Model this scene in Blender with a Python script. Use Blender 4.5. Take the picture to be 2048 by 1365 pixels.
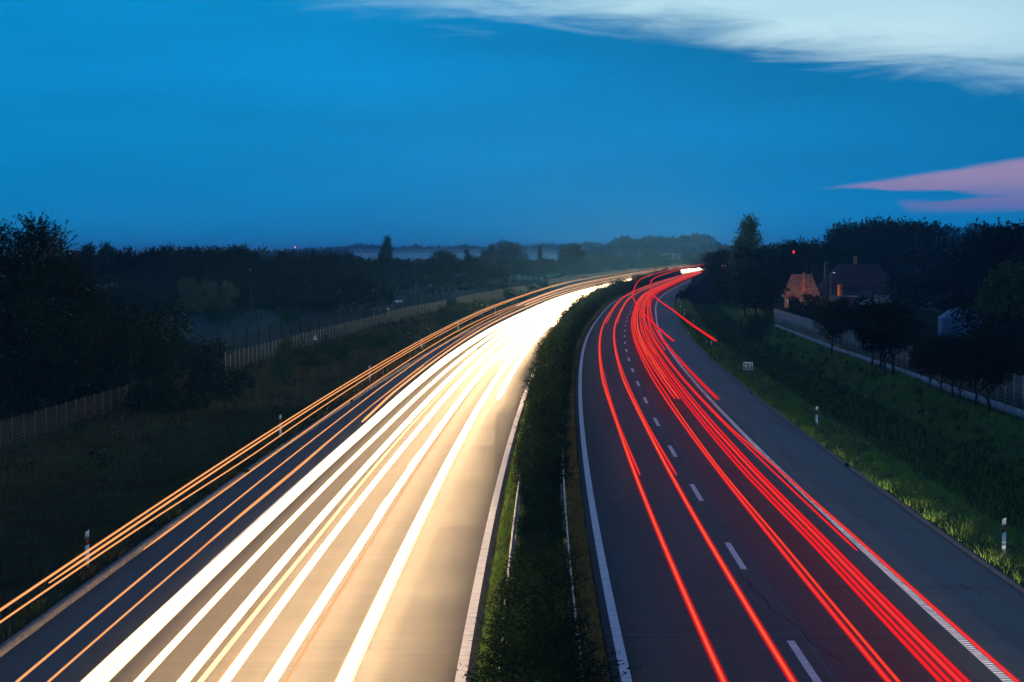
import bpy, math, random
import numpy as np
from mathutils import Vector

for o in list(bpy.data.objects): bpy.data.objects.remove(o)
SC = bpy.context.scene
COL = SC.collection
# ------------------------------------------------------------------ camera
CH, FP, HY = 8.522, 4820.5, 507.15          # camera height, focal length in photo pixels, horizon row
cd = bpy.data.cameras.new('camera'); cam = bpy.data.objects.new('camera', cd); COL.objects.link(cam)
cd.sensor_width = 36; cd.lens = FP/2048*36; cd.clip_start = 0.5; cd.clip_end = 60000
cam.location = (0, 0, CH)
cam.rotation_euler = (math.radians(90)-math.atan((682.5-HY)/FP), 0, 0)
SC.camera = cam
SC.render.resolution_x = 1024; SC.render.resolution_y = 682
SC.view_settings.view_transform = 'Standard'; SC.view_settings.look = 'None'
SC.view_settings.exposure = 0; SC.view_settings.gamma = 1
cy = SC.cycles
cy.max_bounces = 6; cy.diffuse_bounces = 2; cy.glossy_bounces = 2; cy.transmission_bounces = 2
cy.volume_bounces = 1; cy.transparent_max_bounces = 24; cy.use_denoising = True
cy.sample_clamp_direct = 14; cy.sample_clamp_indirect = 4; cy.caustics_reflective = False; cy.caustics_refractive = False
# ------------------------------------------------------------------ sky (world)
W = bpy.data.worlds.new('World'); SC.world = W; W.use_nodes = True
nt = W.node_tree; nt.nodes.clear()
def N(t, **k):
    n = nt.nodes.new(t)
    for a, b in k.items(): setattr(n, a, b)
    return n
def L(a, b): nt.links.new(a, b)
def M(op, a, b=None, c=None, clamp=False):
    n = N('ShaderNodeMath', operation=op); n.use_clamp = clamp
    for i, v in enumerate((a, b, c)):
        if v is None: continue
        if isinstance(v, (int, float)): n.inputs[i].default_value = v
        else: L(v, n.inputs[i])
    return n.outputs[0]
def SM(v, a, b):                     # smoothstep
    n = N('ShaderNodeMapRange', interpolation_type='SMOOTHSTEP'); L(v, n.inputs[0])
    for i, q in ((1, a), (2, b)):
        if isinstance(q, (int, float)): n.inputs[i].default_value = q
        else: L(q, n.inputs[i])
    return n.outputs[0]
def MIX(f, a, b):
    n = N('ShaderNodeMix', data_type='RGBA')
    if isinstance(f, (int, float)): n.inputs[0].default_value = f
    else: L(f, n.inputs[0])
    for i, v in ((6, a), (7, b)):
        if isinstance(v, tuple): n.inputs[i].default_value = (*v, 1)
        else: L(v, n.inputs[i])
    return n.outputs[2]
tc = N('ShaderNodeTexCoord'); sp = N('ShaderNodeSeparateXYZ'); L(tc.outputs['Generated'], sp.inputs[0])
X, Y, Z = sp.outputs
az = M('DIVIDE', M('ARCTAN2', X, Y), 0.2109)          # -1..1 across the view to the north
el = M('DIVIDE', M('ARCSINE', Z), 0.1048)
U, V = az, el
def noise(su, sv, detail=5, off=0., rough=.55, dist=0.):
    cb = N('ShaderNodeCombineXYZ'); L(M('MULTIPLY', U, su), cb.inputs[0]); L(M('MULTIPLY', V, sv), cb.inputs[1]); cb.inputs[2].default_value = off
    n = N('ShaderNodeTexNoise'); n.inputs['Scale'].default_value = 1; n.inputs['Detail'].default_value = detail
    n.inputs['Roughness'].default_value = rough; n.inputs['Distortion'].default_value = dist
    L(cb.outputs[0], n.inputs['Vector']); return M('SUBTRACT', n.outputs[0], .5)
# cloud body, dark blue gradient
cr = N('ShaderNodeValToRGB'); L(M('MULTIPLY', V, .5), cr.inputs[0])
e = cr.color_ramp; e.interpolation = 'EASE'
stops = [(0.0, (.010, .200, .480)), (0.045, (.004, .200, .490)), (.13, (.0, .215, .52)), (.24, (.0, .238, .57)), (.36, (.0, .255, .62)), (.5, (.0, .25, .59)), (1.0, (.01, .15, .40))]
while len(e.elements) < len(stops): e.elements.new(.5)
for q, (p, c) in zip(e.elements, stops): q.position = p; q.color = (*c, 1)
body = cr.outputs[0]
rightd = SM(U, .0, 1.1)
lowd = M('SUBTRACT', 1.0, SM(V, .35, .8))
body = MIX(M('MULTIPLY', M('MULTIPLY', rightd, lowd), .75), body, (.0, .190, .49))
n1 = noise(1.3, 4.5, 4, 3.1)
bri = M('ADD', 1.0, M('MULTIPLY', n1, .45))
vm = N('ShaderNodeVectorMath', operation='SCALE'); L(body, vm.inputs[0]); L(bri, vm.inputs['Scale']); body = vm.outputs[0]
# bright clear gap above a slanting cloud edge
fc = N('ShaderNodeFloatCurve'); L(M('ADD', M('MULTIPLY', U, .25), .5), fc.inputs['Value'])
cv = fc.mapping.curves[0]; pts = [(-2, .62), (-1.0, .535), (-.53, .505), (-.17, .468), (.07, .458), (.3, .437), (.5, .402), (.66, .378), (.81, .354), (1.0, .325), (1.5, .29), (2, .27)]
while len(cv.points) < len(pts): cv.points.new(.5, .5)
for q, (a, b) in zip(cv.points, pts): q.location = ((a*.25)+.5, b)
fc.mapping.update()
edge = M('MULTIPLY', fc.outputs[0], 2.0)
d = M('SUBTRACT', V, edge)
n2 = noise(3.0, 10, 6, 7.7, .60, .8); n3 = noise(9, 60, 4, 1.2, .6, .4)
dd = M('ADD', d, M('ADD', M('MULTIPLY', n2, .30), M('MULTIPLY', n3, .025)))
t = SM(dd, -.06, .15)
veil = SM(noise(2.2, 9, 5, 12.3, .6, .5), -.12, .22)
pale = MIX(SM(U, -1.1, .35), (.05, .34, .62), (.58, .82, .90))
pale = MIX(SM(V, .75, 1.15), pale, MIX(SM(U, -.6, .4), (.04, .30, .60), (.44, .74, .88)))
pale = MIX(SM(U, .6, 1.4), pale, (.40, .66, .82))
pale = MIX(SM(V, 1.3, 3.5), pale, (.046, .112, .345))      # overhead the evening cloud closes again
pale = MIX(M('MULTIPLY', veil, .22), pale, (.25, .50, .68))
dk = M('MULTIPLY', M('MULTIPLY', SM(d, -.38, -.08), SM(U, -.5, .5)), .26)
vk = N('ShaderNodeVectorMath', operation='SCALE'); L(body, vk.inputs[0]); L(M('SUBTRACT', 1.0, dk), vk.inputs['Scale']); body = vk.outputs[0]
sky = MIX(t, body, pale)
# pink gap low on the right
n4 = noise(5, 26, 4, 5.5, .5, .8)
Vt = M('ADD', .246, M('MULTIPLY', M('SUBTRACT', U, .583), .31))
Vb = M('SUBTRACT', .248, M('MULTIPLY', SM(U, .70, .78), .082))
up = SM(M('ADD', M('SUBTRACT', Vt, V), M('MULTIPLY', n4, .022)), -.006, .022)
dn = SM(M('ADD', M('SUBTRACT', V, Vb), M('MULTIPLY', n4, .06)), -.014, .030)
hw = M('MULTIPLY', M('SUBTRACT', 1.0, SM(U, .80, .95)), .026)
st = SM(M('SUBTRACT', M('ABSOLUTE', M('ADD', M('SUBTRACT', V, .222), M('MULTIPLY', n4, .05))), hw), -.012, .014)
st = M('MAXIMUM', st, SM(U, .90, .98))
pk = M('MULTIPLY', M('MULTIPLY', up, dn), M('MULTIPLY', st, SM(U, .555, .61)))
pk = M('MULTIPLY', pk, M('SUBTRACT', 1.0, SM(U, 1.8, 2.2)))
pinkc = MIX(SM(V, .17, .33), (.15, .17, .44), (.38, .27, .45))
pkn = M('ADD', .82, M('MULTIPLY', noise(4, 18, 5, 9.1, .6, .5), .6))
sky = MIX(M('MULTIPLY', pk, pkn), sky, pinkc)
ns = N('ShaderNodeTexSky', sky_type='NISHITA'); ns.sun_disc = False
ns.sun_elevation = math.radians(-3); ns.sun_rotation = math.radians(50)
vs = N('ShaderNodeVectorMath', operation='SCALE'); L(ns.outputs[0], vs.inputs[0]); vs.inputs['Scale'].default_value = .01
va = N('ShaderNodeVectorMath', operation='ADD'); L(sky, va.inputs[0]); L(vs.outputs[0], va.inputs[1])
bg = N('ShaderNodeBackground'); L(va.outputs[0], bg.inputs[0]); bg.inputs[1].default_value = 1.0
wo = N('ShaderNodeOutputWorld'); L(bg.outputs[0], wo.inputs[0])
# ------------------------------------------------------------------ materials
MATS = {}
def mat(name, col, rough=.8, var=0., vscale=1., col2=None, spec=.3, metal=0., bump=0., bscale=40., objvar=0.):
    if name in MATS: return MATS[name]
    m = bpy.data.materials.new(name); m.use_nodes = True; t = m.node_tree; p = t.nodes['Principled BSDF']
    p.inputs['Roughness'].default_value = rough; p.inputs['Specular IOR Level'].default_value = spec; p.inputs['Metallic'].default_value = metal
    c2 = col2 or tuple(v*(1-var) for v in col)
    if var or col2:
        g = t.nodes.new('ShaderNodeNewGeometry'); n = t.nodes.new('ShaderNodeTexNoise'); n.inputs['Scale'].default_value = vscale
        n.inputs['Detail'].default_value = 4
        r = t.nodes.new('ShaderNodeMapRange'); r.inputs[1].default_value = .35; r.inputs[2].default_value = .65
        x = t.nodes.new('ShaderNodeMix'); x.data_type = 'RGBA'; x.inputs[6].default_value = (*col, 1); x.inputs[7].default_value = (*c2, 1)
        t.links.new(g.outputs['Position'], n.inputs['Vector']); t.links.new(n.outputs[0], r.inputs[0]); t.links.new(r.outputs[0], x.inputs[0])
        out = x.outputs[2]
        if objvar:
            oi = t.nodes.new('ShaderNodeObjectInfo'); hs = t.nodes.new('ShaderNodeHueSaturation'); mr = t.nodes.new('ShaderNodeMapRange')
            mr.inputs[3].default_value = 1-objvar; mr.inputs[4].default_value = 1+objvar
            t.links.new(oi.outputs['Random'], mr.inputs[0]); t.links.new(mr.outputs[0], hs.inputs['Value']); t.links.new(out, hs.inputs['Color']); out = hs.outputs[0]
        t.links.new(out, p.inputs['Base Color'])
    else: p.inputs['Base Color'].default_value = (*col, 1)
    if bump:
        g = t.nodes.new('ShaderNodeNewGeometry'); n = t.nodes.new('ShaderNodeTexNoise'); n.inputs['Scale'].default_value = bscale; n.inputs['Detail'].default_value = 3
        b = t.nodes.new('ShaderNodeBump'); b.inputs['Strength'].default_value = bump; b.inputs['Distance'].default_value = .02
        t.links.new(g.outputs['Position'], n.inputs['Vector']); t.links.new(n.outputs[0], b.inputs['Height']); t.links.new(b.outputs[0], p.inputs['Normal'])
    MATS[name] = m; return m
def emis(name, col, k, alpha=1.):
    if name in MATS: return MATS[name]
    m = bpy.data.materials.new(name); m.use_nodes = True; t = m.node_tree; t.nodes.clear()
    o = t.nodes.new('ShaderNodeOutputMaterial'); e = t.nodes.new('ShaderNodeEmission'); e.inputs[0].default_value = (*col, 1); e.inputs[1].default_value = k
    if alpha < 1:
        tr = t.nodes.new('ShaderNodeBsdfTransparent'); mx = t.nodes.new('ShaderNodeMixShader'); mx.inputs[0].default_value = alpha
        t.links.new(tr.outputs[0], mx.inputs[1]); t.links.new(e.outputs[0], mx.inputs[2]); t.links.new(mx.outputs[0], o.inputs[0])
    else: t.links.new(e.outputs[0], o.inputs[0])
    MATS[name] = m; return m
asphalt = None
def make_asphalt():
    m = bpy.data.materials.new('asphalt'); m.use_nodes = True; t = m.node_tree; p = t.nodes['Principled BSDF']
    g = t.nodes.new('ShaderNodeNewGeometry'); uv = t.nodes.new('ShaderNodeUVMap')   # uv = metres along, metres across
    def nz(src, s, det=4, scl=(1, 1, 1)):
        mp = t.nodes.new('ShaderNodeMapping'); mp.inputs['Scale'].default_value = scl; t.links.new(src, mp.inputs[0])
        n = t.nodes.new('ShaderNodeTexNoise'); n.inputs['Scale'].default_value = s; n.inputs['Detail'].default_value = det; t.links.new(mp.outputs[0], n.inputs[0]); return n.outputs[0]
    blo = nz(g.outputs['Position'], .45, 5); a = nz(g.outputs['Position'], 14, 5); b = nz(uv.outputs[0], 1.0, 4, (.03, 1.1, 1)); c = nz(uv.outputs[0], 1.0, 4, (2.6, .10, 1)); gr = nz(g.outputs['Position'], 60, 2)
    def mm(op, x, y, z=None):
        n = t.nodes.new('ShaderNodeMath'); n.operation = op
        for i, v in enumerate((x, y, z)):
            if v is None: continue
            if isinstance(v, (int, float)): n.inputs[i].default_value = v
            else: t.links.new(v, n.inputs[i])
        return n.outputs[0]
    v = mm('ADD', mm('MULTIPLY', mm('ADD', blo, mm('MULTIPLY', a, .6)), .5), mm('ADD', -.12, mm('ADD', mm('MULTIPLY', b, 1.0), mm('ADD', mm('MULTIPLY', c, .75), mm('MULTIPLY', gr, 1.0)))))
    r = t.nodes.new('ShaderNodeMapRange'); r.inputs[1].default_value = 1.2; r.inputs[2].default_value = 2.05; t.links.new(v, r.inputs[0])
    x = t.nodes.new('ShaderNodeMix'); x.data_type = 'RGBA'; x.inputs[6].default_value = (.022, .021, .023, 1); x.inputs[7].default_value = (.070, .064, .066, 1)
    t.links.new(r.outputs[0], x.inputs[0])
    sx = t.nodes.new('ShaderNodeSeparateXYZ'); t.links.new(uv.outputs[0], sx.inputs[0])          # shoulders were laid in another, paler asphalt
    m1 = t.nodes.new('ShaderNodeMapRange'); m1.inputs[1].default_value = 7.7; m1.inputs[2].default_value = 8.1; m1.inputs[3].default_value = 1.; m1.inputs[4].default_value = 1.75; t.links.new(sx.outputs[1], m1.inputs[0])
    s2 = t.nodes.new('ShaderNodeVectorMath'); s2.operation = 'SCALE'; t.links.new(x.outputs[2], s2.inputs[0]); t.links.new(m1.outputs[0], s2.inputs['Scale'])
    t.links.new(s2.outputs[0], p.inputs['Base Color'])
    rr = t.nodes.new('ShaderNodeMapRange'); rr.inputs[3].default_value = .55; rr.inputs[4].default_value = .75; t.links.new(v, rr.inputs[0]); t.links.new(rr.outputs[0], p.inputs['Roughness'])
    p.inputs['Specular IOR Level'].default_value = .35
    bp = t.nodes.new('ShaderNodeBump'); bp.inputs['Strength'].default_value = .5; bp.inputs['Distance'].default_value = .01; t.links.new(gr, bp.inputs['Height']); t.links.new(bp.outputs[0], p.inputs['Normal'])
    return m
asphalt = make_asphalt()
paint = mat('road_paint', (.72, .72, .70), .55, .28, 3., spec=.4)
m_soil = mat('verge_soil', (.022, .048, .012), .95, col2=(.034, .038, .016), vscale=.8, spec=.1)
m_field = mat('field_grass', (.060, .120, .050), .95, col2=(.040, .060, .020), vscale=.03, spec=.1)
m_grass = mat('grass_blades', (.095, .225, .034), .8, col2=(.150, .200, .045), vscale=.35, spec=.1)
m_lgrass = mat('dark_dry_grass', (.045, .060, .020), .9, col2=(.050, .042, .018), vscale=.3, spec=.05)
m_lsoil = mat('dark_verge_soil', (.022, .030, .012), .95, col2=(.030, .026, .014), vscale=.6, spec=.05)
m_beamlit_grass = mat('beamlit_grass', (.14, .095, .045), .9, col2=(.06, .065, .025), vscale=.25, spec=.05)  # brown carries the headlight spill on the farther left grass
m_dry = mat('dry_grass_blades', (.13, .125, .05), .8, col2=(.07, .10, .03), vscale=.5, spec=.1)
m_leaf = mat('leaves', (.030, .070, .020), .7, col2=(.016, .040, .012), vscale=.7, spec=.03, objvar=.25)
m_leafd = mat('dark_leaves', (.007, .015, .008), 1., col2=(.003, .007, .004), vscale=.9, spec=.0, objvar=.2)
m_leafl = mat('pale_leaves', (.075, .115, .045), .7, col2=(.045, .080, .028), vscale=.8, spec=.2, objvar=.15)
m_hedge = mat('hedge_leaves', (.015, .034, .012), .9, col2=(.007, .016, .007), vscale=1.2, spec=.03, objvar=.25)
m_bark = mat('bark', (.030, .025, .020), .9, .4, 5.)
m_conc = mat('concrete', (.42, .43, .44), .8, .25, 2.)
m_kerb = mat('kerb_stone', (.17, .15, .14), .85, .4, 4.)
m_galv = mat('galvanised_steel', (.30, .31, .32), .4, .2, 6., metal=.85, spec=.5)
m_wire = mat('fence_wire', (.42, .44, .46), .5, .2, 6., metal=.3, spec=.5)
m_white = mat('white_plastic', (.82, .82, .80), .45, .12, 8., spec=.5)
m_red = mat('red_reflector', (.55, .03, .02), .3, spec=.6)
m_black = mat('black_plastic', (.02, .02, .02), .5)
m_wood = mat('weathered_wood', (.10, .075, .055), .85, .4, 3.)
m_darkwood = mat('dark_post_wood', (.03, .025, .022), .85, .3, 3.)
m_brick = mat('orange_brick', (.42, .17, .08), .9, .3, 2.)
m_tile = mat('clay_roof_tiles', (.30, .17, .11), .85, .65, 3.5)
m_rtile = mat('dark_red_roof_tiles', (.045, .016, .020), .85, .35, 1.5)
m_plaster = mat('pale_plaster', (.30, .28, .26), .9, .25, 1.)
m_darkplaster = mat('grey_plaster', (.07, .07, .07), .9, .25, 1.)
m_shed = mat('blue_grey_sheet_metal', (.04, .11, .18), .55, .12, 1., spec=.4)
m_glass = mat('dark_glass', (.015, .02, .03), .08, spec=.6)
m_brown = mat('lit_sign_plate', (.09, .055, .025), .5, spec=.4)  # the dark plate's brown carries the warm light falling on it
m_reflw = mat('reflective_white', (.86, .84, .78), .4, spec=.5)
# ------------------------------------------------------------------ mesh helpers
def mesh_np(name, V, F, k, mats, parent=None, smooth=False, uv=None, link=True, mi=None):
    """V (n,3), F (m,k) -> object"""
    V = np.asarray(V, np.float32); F = np.asarray(F, np.int32)
    me = bpy.data.meshes.new(name); me.vertices.add(len(V)); me.vertices.foreach_set('co', V.ravel())
    me.loops.add(F.size); me.loops.foreach_set('vertex_index', F.ravel())
    me.polygons.add(len(F)); me.polygons.foreach_set('loop_start', np.arange(0, F.size, k, dtype=np.int32))
    try: me.polygons.foreach_set('loop_total', np.full(len(F), k, np.int32))
    except Exception: pass
    if uv is not None:
        l = me.uv_layers.new(name='UVMap'); l.data.foreach_set('uv', np.asarray(uv, np.float32)[F.ravel()].ravel())
    for m in (mats if isinstance(mats, (list, tuple)) else [mats]): me.materials.append(m)
    if mi is not None: me.polygons.foreach_set('material_index', np.asarray(mi, np.int32))
    me.update(calc_edges=True); me.validate()
    if smooth: me.polygons.foreach_set('use_smooth', np.ones(len(F), bool))
    o = bpy.data.objects.new(name, me)
    if link: COL.objects.link(o)
    if parent: o.parent = parent
    return o
class B:
    """collects quads (triangles as degenerate-free quads not needed)"""
    def __init__(s): s.v = []; s.f = []
    def box(s, c, d, rz=0., top=None):
        x, y, z = d[0]/2, d[1]/2, d[2]/2; n = len(s.v); tp = top or (1, 1)
        for sz in (-1, 1):
            for sx, sy in ((-1, -1), (1, -1), (1, 1), (-1, 1)):
                px, py = sx*x*(tp[0] if sz > 0 else 1), sy*y*(tp[1] if sz > 0 else 1)
                s.v.append((c[0]+px*math.cos(rz)-py*math.sin(rz), c[1]+px*math.sin(rz)+py*math.cos(rz), c[2]+sz*z))
        s.f += [[n+i for i in q] for q in ((3, 2, 1, 0), (4, 5, 6, 7), (0, 1, 5, 4), (1, 2, 6, 5), (2, 3, 7, 6), (3, 0, 4, 7))]; return s
    def bar(s, a, b, w, h=None):
        a = Vector(a); b = Vector(b); d = (b-a).normalized(); h = h or w
        u = d.cross(Vector((0, 0, 1)));
        if u.length < 1e-3: u = Vector((1, 0, 0))
        u.normalize(); w2 = u*(w/2); q = u.cross(d)*(h/2); n = len(s.v)
        for p in (a, b):
            for t in (-w2-q, w2-q, w2+q, -w2+q): s.v.append(tuple(p+t))
        s.f += [[n+i for i in q] for q in ((0, 1, 2, 3), (7, 6, 5, 4), (0, 4, 5, 1), (1, 5, 6, 2), (2, 6, 7, 3), (3, 7, 4, 0))]; return s
    def tube(s, pts, rad, k=7):
        n = len(s.v); P = [Vector(p) for p in pts]
        for i, p in enumerate(P):
            d = (P[min(i+1, len(P)-1)]-P[max(i-1, 0)]).normalized(); u = d.cross(Vector((.3, .9, .1))).normalized(); w = d.cross(u)
            for j in range(k):
                a = 2*math.pi*j/k; s.v.append(tuple(p+(u*math.cos(a)+w*math.sin(a))*rad[i]))
        for i in range(len(P)-1):
            for j in range(k): s.f.append([n+i*k+j, n+i*k+(j+1) % k, n+(i+1)*k+(j+1) % k, n+(i+1)*k+j])
        return s
    def quad(s, a, b, c, d): n = len(s.v); s.v += [tuple(a), tuple(b), tuple(c), tuple(d)]; s.f.append([n, n+1, n+2, n+3]); return s
    def build(s, name, m, parent=None, smooth=False): return mesh_np(name, s.v, s.f, 4, m, parent, smooth)
def tag(o, label=None, cat=None, group=None, kind=None):
    if label: o['label'] = label
    if cat: o['category'] = cat
    if group: o['group'] = group
    if kind: o['kind'] = kind
    return o
def empty(name, loc, rz=0., **k):
    o = bpy.data.objects.new(name, None); COL.objects.link(o); o.location = loc; o.rotation_euler = (0, 0, rz); o.empty_display_size = .3
    return tag(o, **k)
def dup(o, loc=None, rz=None, sc=None, **k):
    c = o.copy(); COL.objects.link(c)
    if loc is not None: c.location = loc
    if rz is not None: c.rotation_euler = (0, 0, rz)
    if sc is not None: c.scale = sc
    for ch in o.children:
        q = ch.copy(); COL.objects.link(q); q.parent = c
        for g in ch.children: r = g.copy(); COL.objects.link(r); r.parent = q
    return tag(c, **k)
# ------------------------------------------------------------------ road alignment
KS = np.array([0, 80, 150, 220, 300, 400, 550, 800, 1200, 1800, 4000.])
KV = np.array([.2685, .1588, .1583, .2386, .0233, .2719, .016, .0685, .0175, 0, 0])/1000
SS = np.arange(-40, 2601, 4.0)
kk = np.interp(SS, KS, KV); kk[SS < 0] = .00027
i0 = 10
TH = np.concatenate([[0], np.cumsum((kk[1:]+kk[:-1])/2*4)]); TH += .0043-TH[i0]
tm = (TH[1:]+TH[:-1])/2
CX = np.concatenate([[0], np.cumsum(np.sin(tm)*4)]); CX += 2.1714-CX[i0]
CY = np.concatenate([[0], np.cumsum(np.cos(tm)*4)]); CY += 30-CY[i0]
def rd(s, off, z=0.):
    s = np.asarray(s, float); x = np.interp(s, SS, CX); y = np.interp(s, SS, CY); th = np.interp(s, SS, TH)
    return np.stack([x+off*np.cos(th), y-off*np.sin(th), np.broadcast_to(z, x.shape)+0*x], -1)
def rth(s): return float(np.interp(s, SS, TH))
def so(x, y):
    i = int(np.argmin((CX-x)**2+(CY-y)**2)); tx, ty = math.sin(TH[i]), math.cos(TH[i])
    return SS[i]+(x-CX[i])*tx+(y-CY[i])*ty, (x-CX[i])*ty-(y-CY[i])*tx
PRO = [-62, -45, -30, -25, -21.5, -17, -14.6, -13.45]; PRZ = [-1.62, -.5, -.15, -.05, -.75, -.75, -.12, -.06]
QRO = [10.62, 11.6, 13.0, 15.0, 16.6, 18.3, 20.7, 21.8, 24, 45, 62]; QRZ = [-.06, -.08, -.35, -1.25, -1.45, -1.1, -.1, 0, 0, -.4, -1.62]
def gz(x, y):
    s, o = so(x, y)
    if abs(o) > 60 or s > 2500: return -1.5
    if o < -13.45: return float(np.interp(o, PRO, PRZ))
    if o > 10.62: return float(np.interp(o, QRO, QRZ))
    return 0.
def ssteps(a, b, st=4.): return np.unique(np.concatenate([np.arange(a, b, st), [b]]))
def strip(name, a, b, offs, zs, m, st=4., kind='structure', rough=0., seed=1, parent=None):
    s = ssteps(a, b, st); offs = np.array(offs, float); zs = np.array(zs, float)
    rs = np.random.RandomState(seed); P = []; UV = []
    for o, z in zip(offs, zs):
        zz = np.full(len(s), z)
        if rough and o not in (offs[0], offs[-1]): zz = zz+rs.uniform(-rough, rough, len(s))
        P.append(np.stack([*rd(s, o).T[:2], zz], -1)); UV.append(np.stack([s, np.full(len(s), o)], -1))
    P = np.stack(P, 0); n = len(s); F = []
    for j in range(len(offs)-1):
        i = np.arange(n-1); F.append(np.stack([j*n+i, (j+1)*n+i, (j+1)*n+i+1, j*n+i+1], -1))
    o = mesh_np(name, P.reshape(-1, 3), np.concatenate(F), 4, m, parent, uv=np.concatenate(UV))
    if kind: o['kind'] = kind
    return o
def at(px, Yd): return (px-1024)/FP*Yd
def htop(py, Yd): return CH-(py-HY)/FP*Yd

# ------------------------------------------------------------------ ground
R = 12000
g = np.linspace(-1, 1, 61); gg = np.sign(g)*np.abs(g)**2*R
GX, GY = np.meshgrid(gg, gg+2000); nn = 61
idx = np.arange(nn*nn).reshape(nn, nn)
mesh_np('ground', np.stack([GX.ravel(), GY.ravel(), np.full(nn*nn, -1.5)], -1),
        np.stack([idx[:-1, :-1], idx[:-1, 1:], idx[1:, 1:], idx[1:, :-1]], -1).reshape(-1, 4), 4, m_field)['kind'] = 'structure'
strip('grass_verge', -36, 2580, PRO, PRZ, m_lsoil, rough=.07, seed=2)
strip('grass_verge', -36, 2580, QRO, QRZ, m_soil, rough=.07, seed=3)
strip('median_ground', -36, 2580, [-3.02, -2.7, -1.6, -.6, -.32], [-.02, .06, .1, .06, -.02], m_soil)
strip('road', -36, 2580, [-13.1, -13.08, -9, -5, -3.06, -3.04], [-.2, 0, 0, 0, 0, -.2], asphalt)
strip('road', -36, 2580, [-.30, -.28, 3, 7, 10.38, 10.40], [-.2, 0, 0, 0, 0, -.2], asphalt)
for c, w in ((0., .21), (7.59, .22), (-3.32, .22), (-10.74, .20)):
    strip('edge_line', -36, 2580, [c-w/2, c+w/2], [.004, .004], paint)
# dashed lane lines: 6 m dash, 12 m gap
for c, s0 in ((3.79, 34.8), (-7.08, 30.)):
    v = []; f = []
    for k in range(-3, 130):
        a = s0+18*k
        if a < -30 or a > 2400: continue
        ss = np.array([a, a+3, a+6]); n = len(v)
        for q in (-.085, .085): v += [tuple(p) for p in rd(ss, c+q, .004)]
        f += [[n, n+3, n+4, n+1], [n+1, n+4, n+5, n+2]]
    o = mesh_np('lane_dashes', v, f, 4, paint); o['kind'] = 'structure'
# raised ribs on the right edge line
b = B(); s = 5.
while s < 150: b.bar(rd(s, 7.49, .009), rd(s, 7.69, .009), .05, .012); s += .27
b.build('edge_line_ribs', paint)['kind'] = 'structure'
# construction seam beside the dashes and a few cracks
m_seam = mat('bitumen_seam', (.02, .02, .022), 1., spec=.0)
m_seamb = mat('pale_seam', (.11, .12, .15), .7, spec=.1)
strip('road_seam', 0, 500, [4.13, 4.155], [.0025, .0025], m_seamb)
random.seed(4)
b = B()
for s0, o0, ln in ((20, 4.6, 14), (60, 5.9, 5), (45, 8.7, 4), (30, 9.3, 2)):
    p = rd(s0, o0, .0035); n = int(ln/.5); off = o0
    for i in range(n):
        off2 = off+random.uniform(-.07, .06)-.03; q1 = rd(s0+i*.5, off, .003); q2 = rd(s0+(i+1)*.5, off2, .003); wv = .018
        a1 = rd(s0+i*.5, off+wv, .003); a2 = rd(s0+(i+1)*.5, off2+wv, .003); b.quad(q1, a1, a2, q2); off = off2
b.build('road_crack', m_seam)['kind'] = 'structure'
for sx in (31.3, 52.5, 88., 23.2):          # transverse joints
    strip('road_joint', sx, sx+.03, [-.27, 10.37], [.0022, .0022], m_seam)
# kerbs with drainage gaps
def kerb(side, gaps, s_end):
    a = -36
    segs = []
    for gp in gaps+[s_end]: segs.append((a, gp-.7)); a = gp+.7
    for (p, q) in segs:
        if q-p < 1: continue
        if side < 0: offs, zs = [-13.36, -13.34, -13.14, -13.115], [-.2, .10, .10, -.1]
        else: offs, zs = [10.415, 10.43, 10.56, 10.60], [-.1, .045, .045, -.2]
        strip('kerb', p, q, offs, zs, m_kerb)
kerb(-1, [12, 62.8, 107.9, 155.6, 205, 255, 305, 355], 1500)
kerb(1, [16, 66.7, 117, 167, 217, 267, 317, 367], 1500)

# ------------------------------------------------------------------ grass and weeds (stuff)
def blades(name, srange, orange, dens, hmin, hmax, wd, m, seed, clump=.5, zf=None, lean=.35, label='rough green grass growing on the verge'):
    rs = np.random.RandomState(seed); a, b = srange; o0, o1 = orange
    n = int((b-a)*(o1-o0)*dens); s = rs.uniform(a, b, n); o = rs.uniform(o0, o1, n)
    # patchy density
    fld = np.sin(s*.9+3*np.sin(o*1.3))*np.sin(o*2.1+1.7*np.sin(s*.37))*.5+.5
    keep = rs.uniform(0, 1, n) < (1-clump)+clump*fld; s, o, fld = s[keep], o[keep], fld[keep]; n = len(s)
    P = rd(s, 0.); th = np.interp(s, SS, TH); P[:, 0] += o*np.cos(th); P[:, 1] -= o*np.sin(th)
    P[:, 2] = zf(o)-.03
    h = rs.uniform(hmin, hmax, n)*(.6+.7*fld); a = rs.uniform(0, 2*np.pi, n); w = wd*rs.uniform(.6, 1.4, n)*(1+s/220)
    dx = np.cos(a)*w; dy = np.sin(a)*w; lx = rs.normal(0, lean, n)*h; ly = rs.normal(0, lean, n)*h
    A = P+np.stack([-dx, -dy, 0*h], -1)/2; Bq = P+np.stack([dx, dy, 0*h], -1)/2; C = P+np.stack([lx, ly, h], -1)
    V = np.stack([A, Bq, C], 1).reshape(-1, 3); F = np.arange(3*n).reshape(-1, 3)
    ob = mesh_np(name, V, F, 3, m); return tag(ob, kind='stuff', label=label, cat='grass')
zr = lambda o: np.interp(o, QRO, QRZ); zl = lambda o: np.interp(o, PRO, PRZ)
blades('grass', (20, 130), (10.6, 22), 130, .10, .34, .030, m_grass, 1, zf=zr, label='green grass on the bank right of the road, nearest part')
blades('grass', (130, 420), (10.6, 24), 55, .12, .36, .045, m_grass, 2, zf=zr, label='green grass on the right bank, farther part')
blades('grass', (14, 110), (-25, -13.4), 95, .10, .36, .032, m_lgrass, 3, zf=zl, label='dark green grass left of the road, nearest part')
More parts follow.
